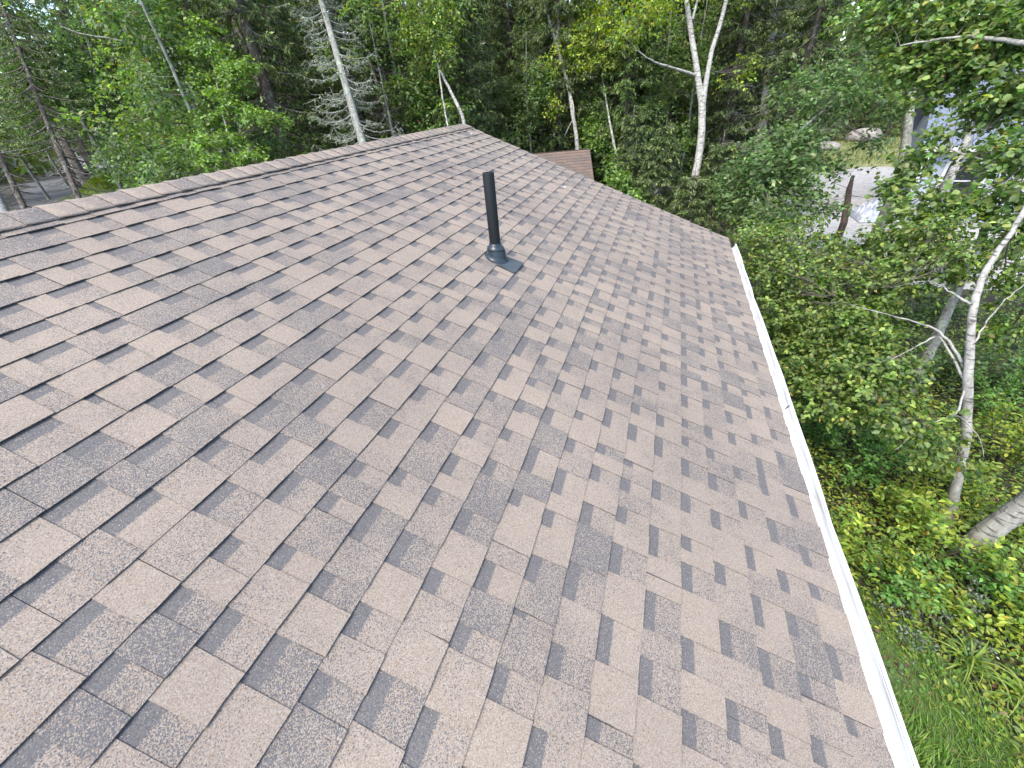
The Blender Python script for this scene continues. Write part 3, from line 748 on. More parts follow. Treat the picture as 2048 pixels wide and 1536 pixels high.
def boulder(px, py, s, label):
    g = PX(px, py, 1.0); r = g - CAMP; t = (0 - CAMP[2]) / r[2]; c = CAMP + r * t
    mb = MB(); nu, nv = 12, 7; v = []
    for j in range(nv + 1):
        for i in range(nu):
            th = 2 * math.pi * i / nu; ph = math.pi * j / nv; rr = 1 + 0.18 * math.sin(3 * th + s * 7) * math.sin(ph) + random.uniform(-.07, .07)
            v.append((s * 1.3 * rr * math.cos(th) * math.sin(ph), s * rr * math.sin(th) * math.sin(ph), s * .62 * rr * math.cos(ph) + s * .3))
    mb.add(v, [(j * nu + i, (j + 1) * nu + i, (j + 1) * nu + (i + 1) % nu, j * nu + (i + 1) % nu) for j in range(nv) for i in range(nu)])
    o = mb.build('boulder', M['rock'], None, True); o.location = c; tag(o, label, 'boulder', 'boulders beyond the gravel yard')
boulder(1728, 282, 0.85, 'large pale boulder in the rough grass beyond the gravel yard')
boulder(1652, 300, 0.55, 'pale boulder left of the larger one beyond the gravel yard')
boulder(1662, 268, 0.7, 'farthest pale boulder beside the edge of the wood')
# heap of crumpled pale tarpaulin on the gravel
c0 = PX(1765, 435, 1); rr = c0 - CAMP; c0 = CAMP + rr * ((0.02 - CAMP[2]) / rr[2]); mb = MB(); n = 22
X_, Y_ = np.meshgrid(np.linspace(-.9, .9, n), np.linspace(-.7, .7, n)); hz = np.clip(1 - (X_ / .9) ** 2, 0, 1) * np.clip(1 - (Y_ / .7) ** 2, 0, 1)
Z_ = .55 * hz ** .6 * (1 + .35 * RNG.normal(0, 1, X_.shape) * .5) + .01
mb.add(np.c_[X_.ravel(), Y_.ravel(), Z_.ravel()], [(j * n + i, j * n + i + 1, (j + 1) * n + i + 1, (j + 1) * n + i) for j in range(n - 1) for i in range(n - 1)])
o = mb.build('tarpaulin_heap', M['foil']); o.location = c0; tag(o, 'crumpled pale heap lying on the gravel yard behind the leaves', 'heap')
# added mound standing in for an unidentified bright patch far beyond the road
pb = PX(163, 325, 36.0); mb = MB(); n = 10
X_, Y_ = np.meshgrid(np.linspace(-2.2, 2.2, n), np.linspace(-2.0, 2.0, n)); Z_ = 1.6 * np.exp(-(X_ / 1.6) ** 2 - (Y_ / 1.4) ** 2) + .05 * RNG.normal(0, 1, X_.shape)
mb.add(np.c_[X_.ravel(), Y_.ravel(), Z_.ravel()], [(j * n + i, j * n + i + 1, (j + 1) * n + i + 1, (j + 1) * n + i) for j in range(n - 1) for i in range(n - 1)])
o = mb.build('bright_patch_mound', M['gravel'], None, True); o.location = (pb[0], pb[1], pb[2] - 0.75); tag(o, kind='structure')

# overhead cables on the left
for j, (a, b_, lab) in enumerate((((-60, 316, 15), (620, 175, 19), 'upper overhead cable crossing the trees on the left'), ((-60, 385, 14), (560, 265, 20), 'lower overhead cable crossing the trees above the road'), ((-60, 248, 17), (560, 95, 21), 'topmost thin overhead cable among the left hand trees'))):
    p0, p1 = PX(*a), PX(*b_); t = np.linspace(-.3, 1.5, 24)[:, None]; pts = p0 + (p1 - p0) * t; pts[:, 2] -= (0.5 * (t * (1 - t)) * 1.2)[:, 0]
    mb = MB(); mb.tube(pts - pts[0], 0.011, 5); o = mb.build('overhead_cable', M['cable'], None, True); o.location = pts[0]; tag(o, lab, 'cable', 'overhead cables by the road')

# ------------------------------------------------------------------ near trees on the right
BIRCH = (0.060, 0.72, 'leaf6', GREEN_BIRCH, 0.7)
fp = np.array([6.46, 4.24, 0.0])
def PB(lst): return [(PX(x, y, d), r, n) for x, y, d, r, n in lst]
T = [(fp, 0.0521), (PX(1932, 880, 4.25), 0.0437), (PX(1936, 760, 4.05), 0.0387), (PX(1944, 620, 3.95), 0.0327), (PX(1962, 555, 4.0), 0.0273), (PX(2005, 490, 4.05), 0.0238), (PX(2042, 435, 4.1), 0.0218), (PX(2085, 330, 4.2), 0.0178), (PX(2120, 150, 4.4), 0.0099)]
Lm = [[(PX(1936, 745, 4.05), 0.0174), (PX(1905, 690, 4.15), 0.0139), (PX(1870, 655, 4.3), 0.0109), (PX(1795, 635, 4.6), 0.0070), (PX(1700, 610, 4.9), 0.0034)],
      [(PX(1935, 770, 4.05), 0.0149), (PX(1880, 665, 4.25), 0.0099), (PX(1840, 690, 4.3), 0.0070), (PX(1780, 720, 4.5), 0.0040), (PX(1690, 740, 4.7), 0.0025)],
      [(PX(1928, 780, 4.1), 0.0109), (PX(1915, 830, 4.0), 0.0090), (PX(1850, 850, 4.1), 0.0054), (PX(1790, 900, 4.2), 0.0030)],
      [(PX(1915, 830, 4.0), 0.0070), (PX(1940, 850, 3.9), 0.0050), (PX(1962, 880, 3.9), 0.0034), (PX(1968, 915, 3.9), 0.0020)],
      [(PX(1938, 700, 4.0), 0.0109), (PX(1975, 640, 3.95), 0.0070), (PX(2010, 600, 3.9), 0.0050), (PX(2060, 560, 3.9), 0.0030)],
      [(PX(1942, 610, 3.95), 0.0149), (PX(1905, 585, 4.1), 0.0090), (PX(1860, 560, 4.4), 0.0050), (PX(1780, 575, 4.8), 0.0030)]]
B_ = PB([(1505, 500, 6.3, (.40, .5, .40), 90), (1560, 480, 6.4, (.5, .5, .36), 120), (1640, 505, 6.2, (.5, .5, .32), 130), (1720, 525, 6.0, (.5, .5, .32), 130), (1545, 560, 6.0, (.36, .5, .40), 110),
         (1620, 560, 5.8, (.45, .5, .4), 140), (1700, 590, 5.5, (.45, .5, .4), 140), (1580, 640, 5.7, (.36, .45, .36), 120), (1650, 660, 5.3, (.4, .4, .34), 130), (1730, 660, 5.0, (.36, .4, .3), 110),
         (1800, 560, 5.2, (.4, .4, .34), 120), (1800, 490, 5.6, (.4, .4, .3), 90), (1610, 730, 5.3, (.36, .4, .3), 100), (1690, 740, 4.9, (.34, .4, .28), 100), (1790, 720, 4.6, (.3, .34, .22), 60),
         (1760, 800, 4.5, (.34, .34, .24), 70), (1830, 840, 4.2, (.26, .3, .2), 40), (1860, 470, 5.2, (.36, .4, .3), 90), (1920, 520, 4.9, (.26, .3, .25), 50), (2010, 540, 4.7, (.3, .34, .3), 60), (1650, 800, 4.9, (.34, .36, .26), 70),
         (1880, 900, 4.2, (.26, .28, .2), 36), (2030, 640, 4.6, (.26, .3, .3), 30)])
broad_tree('birch_tree', 'slender white birch leaning toward the gutter with leafy boughs over the shrubs', 'tree', fp, T, Lm, [(c_, r_, int(n_ * 1.35)) for c_, r_, n_ in B_], BIRCH, 'bark_birch', per=11)

MAPLE = (0.088, 0.95, 'leaf6', GREEN_MAPLE, 0.55)
fp = np.array([6.50, 3.86, 0.0])
T = [(fp + np.array([-.05, 0, -.1]), .115), (fp + np.array([0, .02, .5]), .098), (fp + np.array([.12, .05, 1.2]), .092), (fp + np.array([.35, .25, 3.0]), .085), (fp + np.array([.55, .8, 5.0]), .09), (fp + np.array([.7, 1.5, 7.5]), .04)]
Lm = [[(fp + np.array([.35, .25, 3.0]), .05), (PX(2090, 330, 5.0), .035), (PX(2000, 330, 5.6), .02), (PX(1900, 300, 6.0), .012)], [(fp + np.array([.5, .6, 4.3]), .05), (PX(2060, 90, 5.3), .035), (PX(1940, 70, 5.8), .02), (PX(1800, 90, 6.2), .01)]]
B_ = PB([(1760, 30, 6.6, (.5, .5, .4), 90), (1850, 20, 6.3, (.5, .5, .42), 110), (1950, 30, 6.0, (.5, .5, .42), 130), (2040, 60, 5.6, (.45, .5, .42), 130), (1880, 110, 6.2, (.45, .5, .36), 110), (1975, 130, 5.9, (.45, .5, .36), 120),
         (2050, 190, 5.5, (.4, .4, .36), 110), (1800, 120, 6.6, (.4, .4, .3), 70), (1970, 215, 5.9, (.35, .4, .22), 30), (1870, 190, 6.3, (.35, .4, .2), 26), (2045, 300, 5.3, (.3, .35, .3), 70), (1835, 320, 6.3, (.26, .3, .28), 40),
         (2015, 395, 5.2, (.35, .4, .22), 56), (1930, 415, 5.6, (.36, .4, .2), 40), (1835, 410, 6.0, (.35, .4, .26), 60), (1790, 370, 6.4, (.2, .3, .25), 28), (2040, 460, 5.0, (.3, .3, .25), 60), (1960, 310, 5.8, (.22, .3, .16), 16), (1880, 270, 6.1, (.2, .25, .15), 14)])
broad_tree('maple_tree', 'stout pale trunk rising at the right edge, broad leaves at top right', 'tree', fp, T, Lm, B_, MAPLE, 'bark_birch', per=9)

OAK = (0.105, 0.62, 'leaf6', GREEN_BLUE, 0.4)
fp = foot(1800, 350, 9.6)
T = [(fp, .13), (PX(1798, 370, 9.6), .115), (PX(1812, 290, 9.6), .10), (PX(1830, 120, 9.6), .07), (PX(1840, -60, 9.6), .04)]
B_ = PB([(1470, 370, 8.2, (.45, .5, .45), 70), (1520, 340, 8.0, (.5, .5, .5), 100), (1580, 350, 7.9, (.5, .5, .5), 100), (1610, 400, 7.8, (.28, .5, .40), 60), (1560, 290, 8.2, (.5, .5, .4), 90), (1500, 410, 8.0, (.4, .5, .4), 60),
         (1610, 290, 8.3, (.3, .5, .32), 46), (1640, 205, 8.6, (.5, .5, .34), 70), (1700, 190, 8.8, (.5, .5, .32), 80), (1770, 215, 8.8, (.4, .5, .26), 50), (1700, 150, 9.0, (.6, .6, .45), 80), (1600, 180, 9.2, (.6, .6, .45), 70), (1780, 170, 9.0, (.5, .5, .4), 60),
         (1540, 440, 7.6, (.45, .5, .3), 60), (1655, 330, 8.0, (.16, .3, .16), 12), (1745, 285, 8.4, (.3, .3, .14), 16), (1660, 420, 7.8, (.2, .3, .14), 14), (1690, 345, 8.2, (.22, .3, .08), 9)])
broad_tree('oak_tree', 'oak with dense dark green leaves between the far gable corner and the gravel yard', 'tree', fp, T, [[(PX(1828, 150, 9.6), .05), (PX(1740, 185, 9.1), .04), (PX(1650, 215, 8.7), .03), (PX(1570, 290, 8.2), .02), (PX(1530, 370, 8.0), .012)]], B_, OAK, 'bark_grey', per=9)

# grey trunks standing in the undergrowth
def pole(px0, py0, px1, py1, d, r, label, bark, up=2.0):
    f = foot(px0, py0, d); a, b_ = PX(px0, py0, d), PX(px1, py1, d); top = b_ + (b_ - a) * up
    B_ = [(top + np.array([0, 0, .3]), (.7, .7, .5), 60), (top + np.array([.4, .5, 1.2]), (.9, .9, .7), 70)]
    return broad_tree('grey_trunked_tree', label, 'tree', f, [(f, r * 1.15), (a, r), (b_, r * .9), (top, r * .6)], [], B_, BIRCH, bark, per=8, group='trees standing in the right hand undergrowth')
pole(1840, 745, 1888, 640, 6.2, .075, 'dark grey trunk slanting up behind the white birch limb', 'bark_grey')
pole(1835, 500, 1878, 405, 8.2, .10, 'pale grey trunk seen between leaves left of the white house', 'bark_birch', 1.5)
# broken brown snag in front of the yard
f = foot(1690, 440, 10.5); a = PX(1706, 345, 10.5)
rt = empty('broken_snag', tuple(f), 'broken brown dead stem standing up against the pale gravel yard', 'snag')
mb = MB(); mb.tube(np.array([f, PX(1688, 445, 10.5), PX(1694, 410, 10.5), PX(1698, 380, 10.5), PX(1706, 352, 10.5)]) - f, [.09, .085, .08, .07, .035], 8); mb.build('trunk', M['bark_brown'], rt)
mb = MB()
for px, py in ((1655, 395), (1664, 365), (1735, 395)): mb.tube(bend(PX(1697, 390, 10.5) - f, PX(px, py, 10.3) - f, .15, 6), np.linspace(.009, .003, 6), 4)
mb.build('branch', M['bark_brown'], rt)

# ------------------------------------------------------------------ middle trees
fp = foot(1380, 420, 11)
T = [(fp, 0.1310), (PX(1376, 430, 11), 0.1081), (PX(1388, 360, 11), 0.1008), (PX(1402, 290, 11), 0.0966), (PX(1406, 215, 11), 0.0950), (PX(1392, 130, 11), 0.0753), (PX(1375, 20, 11), 0.0655), (PX(1358, -120, 11), 0.0459), (PX(1350, -300, 11), 0.0262)]
Lm = [[(PX(1404, 225, 11), 0.0721), (PX(1418, 120, 10.9), 0.0622), (PX(1440, 50, 10.8), 0.0557), (PX(1458, -20, 10.7), 0.0459), (PX(1480, -200, 10.6), 0.0262)], [(PX(1393, 150, 11), 0.0393), (PX(1352, 138, 10.8), 0.0295), (PX(1310, 125, 10.6), 0.0229), (PX(1278, 105, 10.5), 0.0131), (PX(1240, 60, 10.3), 0.0066)],
      [(PX(1385, 40, 11), 0.0328), (PX(1400, -20, 11), 0.0262), (PX(1408, -120, 11), 0.0131)]]
B_ = PB([(1265, 50, 10.3, (.6, .6, .5), 80), (1300, 15, 10.4, (.6, .6, .5), 80), (1330, -20, 10.6, (.7, .6, .5), 70), (1480, 140, 11.4, (.5, .5, .5), 24), (1400, -60, 11, (1.4, 1.2, .6), 130), (1500, -60, 11, (1.0, 1.2, .6), 90)])
YB = (0.085, 0.72, 'leaf6', GREEN_YELLOW, 0.8)
broad_tree('birch_tree', 'tall forked white birch rising behind the far rake of the roof', 'tree', fp, T, Lm, B_, YB, 'bark_birch', per=9, group='birches behind the roof')
fp = foot(1155, 290, 13.6)
T = [(fp, .06), (PX(1156, 290, 13.6), 0.0686), (PX(1146, 235, 13.6), 0.0635), (PX(1138, 175, 13.6), 0.0610), (PX(1112, 85, 13.6), 0.0533), (PX(1086, 0, 13.6), 0.0457), (PX(1060, -120, 13.6), 0.0381)]
Lm = [[(PX(1112, 85, 13.6), 0.0445), (PX(1122, 20, 13.5), 0.0381), (PX(1140, -60, 13.4), 0.0191)], [(PX(1142, 190, 13.6), 0.0254), (PX(1150, 230, 13.4), 0.0152), (PX(1130, 270, 13.3), 0.0076)]]
B_ = PB([(1150, 85, 13.2, (0.635, 0.635, 0.508), 90), (1195, 70, 13.1, (0.635, 0.635, 0.533), 100), (1170, 120, 13.2, (0.572, 0.635, 0.381), 80), (1100, 130, 13.4, (0.508, 0.508, 0.318), 45), (1215, 30, 13.2, (0.635, 0.635, 0.508), 80), (1090, 170, 13.5, (0.330, 0.381, 0.318), 26), (1225, 120, 13.1, (0.444, 0.508, 0.330), 45),
         (1105, 215, 13.3, (0.305, 0.305, 0.381), 30), (1150, 20, 13.4, (0.635, 0.635, 0.444), 60), (1060, 130, 13.5, (0.318, 0.318, 0.254), 14)])
broad_tree('birch_tree', 'thin white birch with yellowish leaves left of the forked birch', 'tree', fp, T, Lm, B_, YB, 'bark_birch', per=9, group='birches behind the roof')
fp = foot(1195, 330, 11.4)
VINE = (0.10, 0.8, 'leaf6', GREEN_BRIGHT, 0.6)
B_ = PB([(1188, 205, 14.4, (.5, .5, .42), 60), (1185, 245, 14.3, (.5, .5, .42), 70), (1192, 282, 14.0, (.45, .45, .30), 60), (1232, 325, 12.0, (.32, .35, .3), 50), (1238, 360, 11.4, (.32, .35, .26), 60), (1262, 392, 11.2, (.35, .35, .22), 40), (1225, 270, 14.0, (.4, .4, .4), 40)])
fp = foot(1236, 330, 12.4)
broad_tree('leafy_sapling', 'column of bright green leaves growing over the end of the brown shed roof', 'tree', fp, [(fp, .05), (PX(1236, 330, 12.4), .045), (PX(1215, 220, 13.4), .03), (PX(1200, 120, 14), .012)], [], B_, VINE, 'bark_grey', per=9)
fp = foot(925, 235, 9.8)
T = [(fp, .045), (PX(932, 245, 9.8), .042), (PX(908, 195, 9.8), .037), (PX(882, 145, 9.8), .032), (PX(862, 100, 9.8), .027), (PX(842, 30, 9.8), .023), (PX(825, -80, 9.8), .02)]
Lm = [[(PX(878, 140, 9.8), .022), (PX(884, 190, 9.6), .018), (PX(893, 240, 9.6), .02), (PX(897, 262, 9.6), .022)]]
B_ = PB([(850, 25, 9.6, (.42, .42, .4), 80), (870, 75, 9.6, (.42, .42, .4), 90), (842, 80, 9.7, (.4, .4, .35), 70), (890, 30, 9.6, (.4, .4, .4), 70), (822, 60, 9.8, (.3, .3, .3), 40), (885, 110, 9.5, (.3, .3, .24), 40), (815, 15, 9.8, (.4, .4, .3), 50)])
broad_tree('birch_tree', 'small leaning birch with drooping leaves above the far peak of the roof', 'tree', fp, T, Lm, B_, (0.07, 0.7, 'leaf6', GREEN_BIRCH, 0.9), 'bark_birch', per=10, group='birches behind the roof')

# ------------------------------------------------------------------ left trees
def dead_spruce(px0, py0, px1, py1, d, r, label, seedn, dens=1.0, group=None, span=1.0):
    a, b_ = PX(px0, py0, d), PX(px1, py1, d); ax = (b_ - a) / (b_[2] - a[2]); gz = float(terrain(a[0], a[1])); f = a + ax * (gz - a[2] - .2)
    H = 9.5; wood = MB(); lv = Leaves(); zs = np.linspace(0, H, 14); P0 = lambda z: ax * z
    wood.tube([P0(z) + RNG.normal(0, .012, 3) for z in zs], r * (1.15 - .9 * zs / H), 10)
    br = MB(); z = 1.6; LA = []; LD = []
    while z < 8.6:
        for j in range(RNG.integers(3, 6)):
            th = RNG.uniform(0, 6.28); L = span * RNG.uniform(.6, 1.5) * (1 - .06 * z); o = np.array([math.cos(th), math.sin(th), 0]); t = np.linspace(0, 1, 9)[:, None]
            pts = P0(z) + o * L * t + np.array([0, 0, 1]) * L * (-.55 * t + .55 * t ** 2.4) + RNG.normal(0, .018, (9, 3)) * t
            br.tube(pts, np.linspace(.014, .003, 9), 4, cap=False)
            for q in range(3, 9):
                for s in (-1, 1):
                    if RNG.random() < .7:
                        e = pts[q] + (np.array([-o[1], o[0], 0]) * s * RNG.uniform(.05, .28) + o * RNG.uniform(.02, .2) + np.array([0, 0, RNG.uniform(-.16, .02)])) * span
                        br.tube([pts[q], (pts[q] + e) / 2 + RNG.normal(0, .015, 3), e], [.005, .004, .002], 3, cap=False)
                        for w_ in range(int(5 * dens)): u_ = RNG.random(); LA.append(pts[q] + (e - pts[q]) * u_); LD.append(RNG.normal(0, .6, 3) + np.array([0, 0, -.5]))
            for w_ in range(int(10 * dens)): i_ = RNG.uniform(2, 8); LA.append(pts[int(i_)] + (pts[min(8, int(i_) + 1)] - pts[int(i_)]) * (i_ % 1)); LD.append(RNG.normal(0, .6, 3) + np.array([0, 0, -.5]))
        z += RNG.uniform(.10, .19)
    LA = np.array(LA); LD = np.array(LD); n = len(LA)
    lv.add(LA, LD, RNG.normal(0, 1, (n, 3)), RNG.uniform(.02, .06, n), .35, palette(n, [(.33, .38, .27), (.42, .46, .34), (.24, .28, .17), (.10, .16, .05)], [3, 2, 2, .8]), 'quad')
    rt = empty('dead_spruce', tuple(f), label, 'tree', group); wood.build('trunk', M['bark_dead'], rt, True); tag(br.build('branches', M['bark_dead'], rt, True), kind='stuff'); link('lichen', lv.mesh('lichen', M['needle']), rt)
dead_spruce(722, 275, 642, 5, 9.2, .12, 'pale dead spruce with curved lichen covered branches behind the ridge', 1)
dead_spruce(1300, 190, 1290, 30, 15, .10, 'dead lichen hung spruce in the dark stand left of the forked birch', 2, .8)
dead_spruce(1530, 200, 1545, 40, 13.5, .17, 'dead grey spruce with tangled bare branches right of the forked birch', 3, .6, None, 1.3)

def bare_spruce(px0, py0, px1, py1, d, r, label, z0=5.0, R=1.2, group='slender spruces behind the ridge', dens=.8, bark='bark_spruce'):
    a, b_ = PX(px0, py0, d), PX(px1, py1, d); ax = (b_ - a) / (b_[2] - a[2]); gz = float(terrain(a[0], a[1])); f = a + ax * (gz - a[2])
    return spruce('spruce_tree', label, 'tree', f, 11.5, R, z0, dens, 0.1, r, (ax[0], ax[1]), group, bark=bark)
bare_spruce(790, 275, 722, 70, 11, .075, 'leftmost of three slender bare spruce stems right of the dead spruce')
bare_spruce(800, 265, 742, 60, 11.6, .08, 'middle of three slender bare spruce stems right of the dead spruce')
bare_spruce(808, 262, 765, 60, 12.2, .075, 'rightmost of three slender bare spruce stems right of the dead spruce')
bare_spruce(572, 305, 455, 10, 11.5, .125, 'brown spruce trunk leaning left of the pale dead spruce', 4.2, 1.4)
bare_spruce(585, 220, 505, 5, 13, .13, 'second brown spruce trunk just left of the pale dead spruce', 4.2, 1.5)
bare_spruce(500, 290, 375, 10, 12.5, .12, 'reddish spruce trunk behind the bright green sapling', 4.2, 1.4)
bare_spruce(168, 425, 122, 310, 14, .085, 'dark trunk standing before the gravel road', 2.6, 2.0)
bare_spruce(48, 420, 8, 330, 16, .10, 'dark trunk at the left edge beside the gravel road', 2.6, 2.0)
bare_spruce(160, 345, 120, 270, 24, .24, 'thick dark trunk on the far side of the gravel road', 3.4, 2.0)
bare_spruce(185, 338, 150, 265, 25, .24, 'right hand thick dark trunk on the far side of the gravel road', 3.4, 2.0)
bare_spruce(140, 345, 96, 262, 26, .2, 'left hand dark trunk on the far side of the gravel road', 3.2, 2.0)

# leaning grey tree with long bare limbs
fp = foot(470, 330, 10.4)
T = [(fp, 0.0884), (PX(452, 325, 10.4), 0.0816), (PX(410, 225, 10.4), 0.0714), (PX(372, 150, 10.4), 0.0646), (PX(325, 60, 10.4), 0.0578), (PX(282, -5, 10.4), 0.0476), (PX(220, -120, 10.4), 0.0340)]
Lm = [[(PX(352, 102, 10.4), 0.0340), (PX(300, 95, 10.1), 0.0272), (PX(230, 78, 9.9), 0.0218), (PX(165, 70, 9.7), 0.0150), (PX(120, 52, 9.6), 0.0082)], [(PX(378, 150, 10.4), 0.0306), (PX(340, 156, 10.2), 0.0258), (PX(290, 150, 10.0), 0.0190), (PX(272, 140, 9.9), 0.0122)],
      [(PX(310, 40, 10.4), 0.0306), (PX(255, 25, 10.1), 0.0218), (PX(205, -5, 9.9), 0.0136)], [(PX(420, 215, 10.4), 0.0170), (PX(370, 215, 10.1), 0.0122), (PX(330, 220, 9.9), 0.0054)]]
B_ = PB([(350, 60, 10.2, (.4, .4, .3), 40), (400, 190, 10.2, (.3, .3, .3), 26), (250, -20, 10, (.8, .8, .5), 70), (180, 20, 10, (.5, .5, .35), 50), (130, 60, 9.8, (.4, .4, .25), 30), (330, 0, 10.4, (.5, .5, .4), 50)])
broad_tree('leaning_grey_tree', 'leaning grey trunk with long bare limbs reaching left above the road', 'tree', fp, T, Lm, B_, (0.07, .7, 'leaf6', GREEN_DARK, .6), 'bark_grey', per=9)
# bright sapling with leaves in flat layers
fp = foot(478, 330, 8.6)
T = [(fp, .03), (PX(474, 330, 8.6), .026), (PX(448, 240, 8.6), .02), (PX(435, 170, 8.6), .016), (PX(420, 90, 8.6), .010), (PX(405, 30, 8.6), .005)]
B_ = PB([(405, 55, 8.5, (.22, .22, .2), 30), (395, 95, 8.5, (.26, .26, .12), 30), (430, 100, 8.5, (.2, .2, .12), 22), (460, 140, 8.4, (.32, .3, .10), 40), (490, 135, 8.3, (.26, .3, .10), 30), (410, 155, 8.6, (.3, .3, .10), 34), (440, 190, 8.5, (.34, .3, .11), 44), (475, 165, 8.4, (.3, .3, .10), 34),
         (520, 232, 8.3, (.4, .35, .12), 60), (410, 235, 8.6, (.32, .3, .12), 40), (390, 285, 8.5, (.4, .35, .13), 60), (450, 275, 8.4, (.35, .35, .11), 44), (500, 312, 8.3, (.35, .3, .12), 44), (420, 320, 8.4, (.4, .35, .13), 60), (470, 215, 8.4, (.3, .3, .1), 34), (545, 240, 8.3, (.22, .25, .1), 22)])
broad_tree('leafy_sapling', 'bright green sapling with leaves in flat layers behind the ridge', 'tree', fp, T, [], B_, (0.075, .68, 'leaf6', GREEN_BRIGHT, .35), 'bark_grey', per=10)
# dark bushes behind the ridge
DB = (0.085, .6, 'leaf6', GREEN_BLUE, .5)
def bush(lst, label, d, spec, name='bush', group='bushes behind the ridge', per=9):
    f = foot(lst[0][0], lst[0][1] + 40, d); B_ = PB([(x, y, d + dz, r, n) for x, y, dz, r, n in lst])
    return broad_tree(name, label, 'bush', f, [(f, .05), (f + np.array([.05, 0, .7]), .04), (B_[0][0], .015)], [], B_, spec, 'bark_grey', per=per, group=group)
bush([(265, 300, 0, (.9, .9, .7), 150), (320, 290, .3, (.9, .9, .8), 150), (230, 330, -.3, (.6, .7, .5), 90), (290, 345, -.6, (.8, .8, .5), 120), (350, 330, 0, (.7, .8, .6), 120)], 'large dark bush between the road and the bright sapling', 13.5, (0.10, .6, 'leaf6', GREEN_DARK, .5))
bush([(360, 355, 0, (.5, .5, .35), 70), (400, 345, .2, (.5, .5, .35), 70), (330, 372, -.2, (.4, .4, .25), 50)], 'low blue green bush just above the ridge caps', 10.5, DB)
bush([(330, 350, 0, (.22, .25, .3), 30), (322, 340, 0, (.12, .15, .2), 14)], 'small yellowish bush peeking over the ridge near the road', 10.2, (0.06, .6, 'leaf6', GREEN_YELLOW, .4))
bush([(560, 310, 0, (.5, .5, .3), 60), (620, 295, .3, (.5, .5, .3), 50)], 'green brush under the brown spruce trunks', 10.5, (0.07, .6, 'leaf6', GREEN_MAPLE, .4))
bush([(690, 275, 0, (.4, .4, .2), 40), (790, 240, .4, (.35, .4, .2), 36), (830, 225, .4, (.3, .3, .25), 30)], 'low leafy brush among the slender spruce stems', 11.5, (0.07, .7, 'leaf6', GREEN_BRIGHT, .3))
# broadleaf trees at far left
LB = (0.115, .7, 'leaf6', GREEN_DARK, .55)
for (tx0, ty0, tx1, ty1, d, bl, lab, spec) in (
    (142, 205, 95, 115, 15.0, [(60, 180, 0, 1.0, 120), (130, 130, .5, 1.0, 120), (40, 110, 0, .8, 80), (100, 60, .6, 1.0, 110), (170, 190, .3, .9, 110), (60, 250, -.3, .8, 70), (20, 20, .5, .9, 70)], 'broadleaf tree with a thin forked grey stem above the road', LB),
    (220, 260, 190, 140, 17.0, [(230, 60, 0, 1.3, 150), (200, 150, .3, 1.2, 150), (270, 130, .3, 1.2, 150), (250, 210, .2, 1.1, 130), (310, 190, .5, 1.2, 140), (320, 60, 0, 1.2, 120), (170, 240, 0, 1.0, 90), (330, 250, 0, .9, 90)], 'dense dark broadleaf tree behind the leaning grey trunk', (0.12, .7, 'leaf6', GREEN_BLUE, .55)),
    (90, 300, 50, 190, 25.0, [(30, 130, 0, 1.9, 150), (110, 170, 0, 1.9, 150), (180, 120, 0, 1.9, 150), (70, 230, 0, 1.6, 110), (10, 200, 0, 1.6, 110), (150, 230, 0, 1.4, 90), (80, 80, 0, 1.6, 110)], 'tall broadleaf tree beyond the road behind the thin forked stem', (0.14, .7, 'leaf6', GREEN_DARK, .55)),
    (30, 300, 0, 200, 20.0, [(0, 200, 0, 1.5, 120), (-20, 100, 0, 1.4, 100), (50, 210, 1, 1.4, 110), (40, 290, 0, 1.0, 60)], 'broadleaf tree with yellowing leaves at the left edge', (0.12, .7, 'leaf6', GREEN_BIRCH, .55))):
    f = foot(tx0, ty0, d); B_ = PB([(x, y, d + dz, (r, r, r * .75), n) for x, y, dz, r, n in bl])
    broad_tree('broadleaf_tree', lab, 'tree', f, [(f, .08), (PX(tx0, ty0, d), .06), (PX(tx1, ty1, d), .05), (PX(2 * tx1 - tx0, 2 * ty1 - ty0, d), .03)], [], [(c_, r_, int(n_ * 1.4)) for c_, r_, n_ in B_], spec, 'bark_grey', per=9, group='broadleaf trees on the left')
# pale birch butt at the left edge, next to the ridge
fp = foot(5, 430, 11.5); broad_tree('birch_tree', 'pale birch trunk at the left edge of the ridge', 'tree', fp, [(fp, .13), (PX(14, 435, 11.5), .12), (PX(-30, 350, 11.5), .11), (PX(-120, 180, 11.5), .08), (PX(-170, 40, 11.5), .05)], [], PB([(-160, 20, 11.5, (.9, .9, .6), 50)]), BIRCH, 'bark_birch', per=8)

# ------------------------------------------------------------------ the spruce stand: templates, then copies
stand = [spruce('spruce_tree', 'x', 'tree', (0, 0, -50), 12.5, 1.9, 0.6, 1.15, .05, .15), spruce('spruce_tree', 'x', 'tree', (0, 0, -50), 11.0, 1.6, 0.4, 1.2, .08, .13), spruce('spruce_tree', 'x', 'tree', (0, 0, -50), 13.5, 1.7, 3.2, 1.0, .10, .17),
         spruce('spruce_tree', 'x', 'tree', (0, 0, -50), 9.0, 1.5, 0.3, 1.25, .04, .11, pal=([(0.060, 0.098, 0.032), (0.094, 0.146, 0.042), (0.15, 0.205, 0.054)], [3, 4, 2]))]
for px, py, d_, sc_, lab in ((1392, 325, 9.9, .3, 'smallest young spruce right in front of the forked birch trunk'), (1335, 235, 10.2, .42, 'small spruce standing left of the forked birch foot'), (1450, 260, 10.6, .40, 'small spruce standing right of the forked birch foot'), (1270, 210, 11.0, .48, 'young spruce behind the rake between shed and forked birch')):
    q = PX(px, py, d_); o = spruce('spruce_tree', lab, 'tree', (q[0], q[1], 0), q[2], .95, .2, 1.2, .03, .05, group='young spruces behind the far rake')
used = set(); placed = [(3.0, 15.5), (8.9, 10.8)]
rs = random.Random(5); spots = []
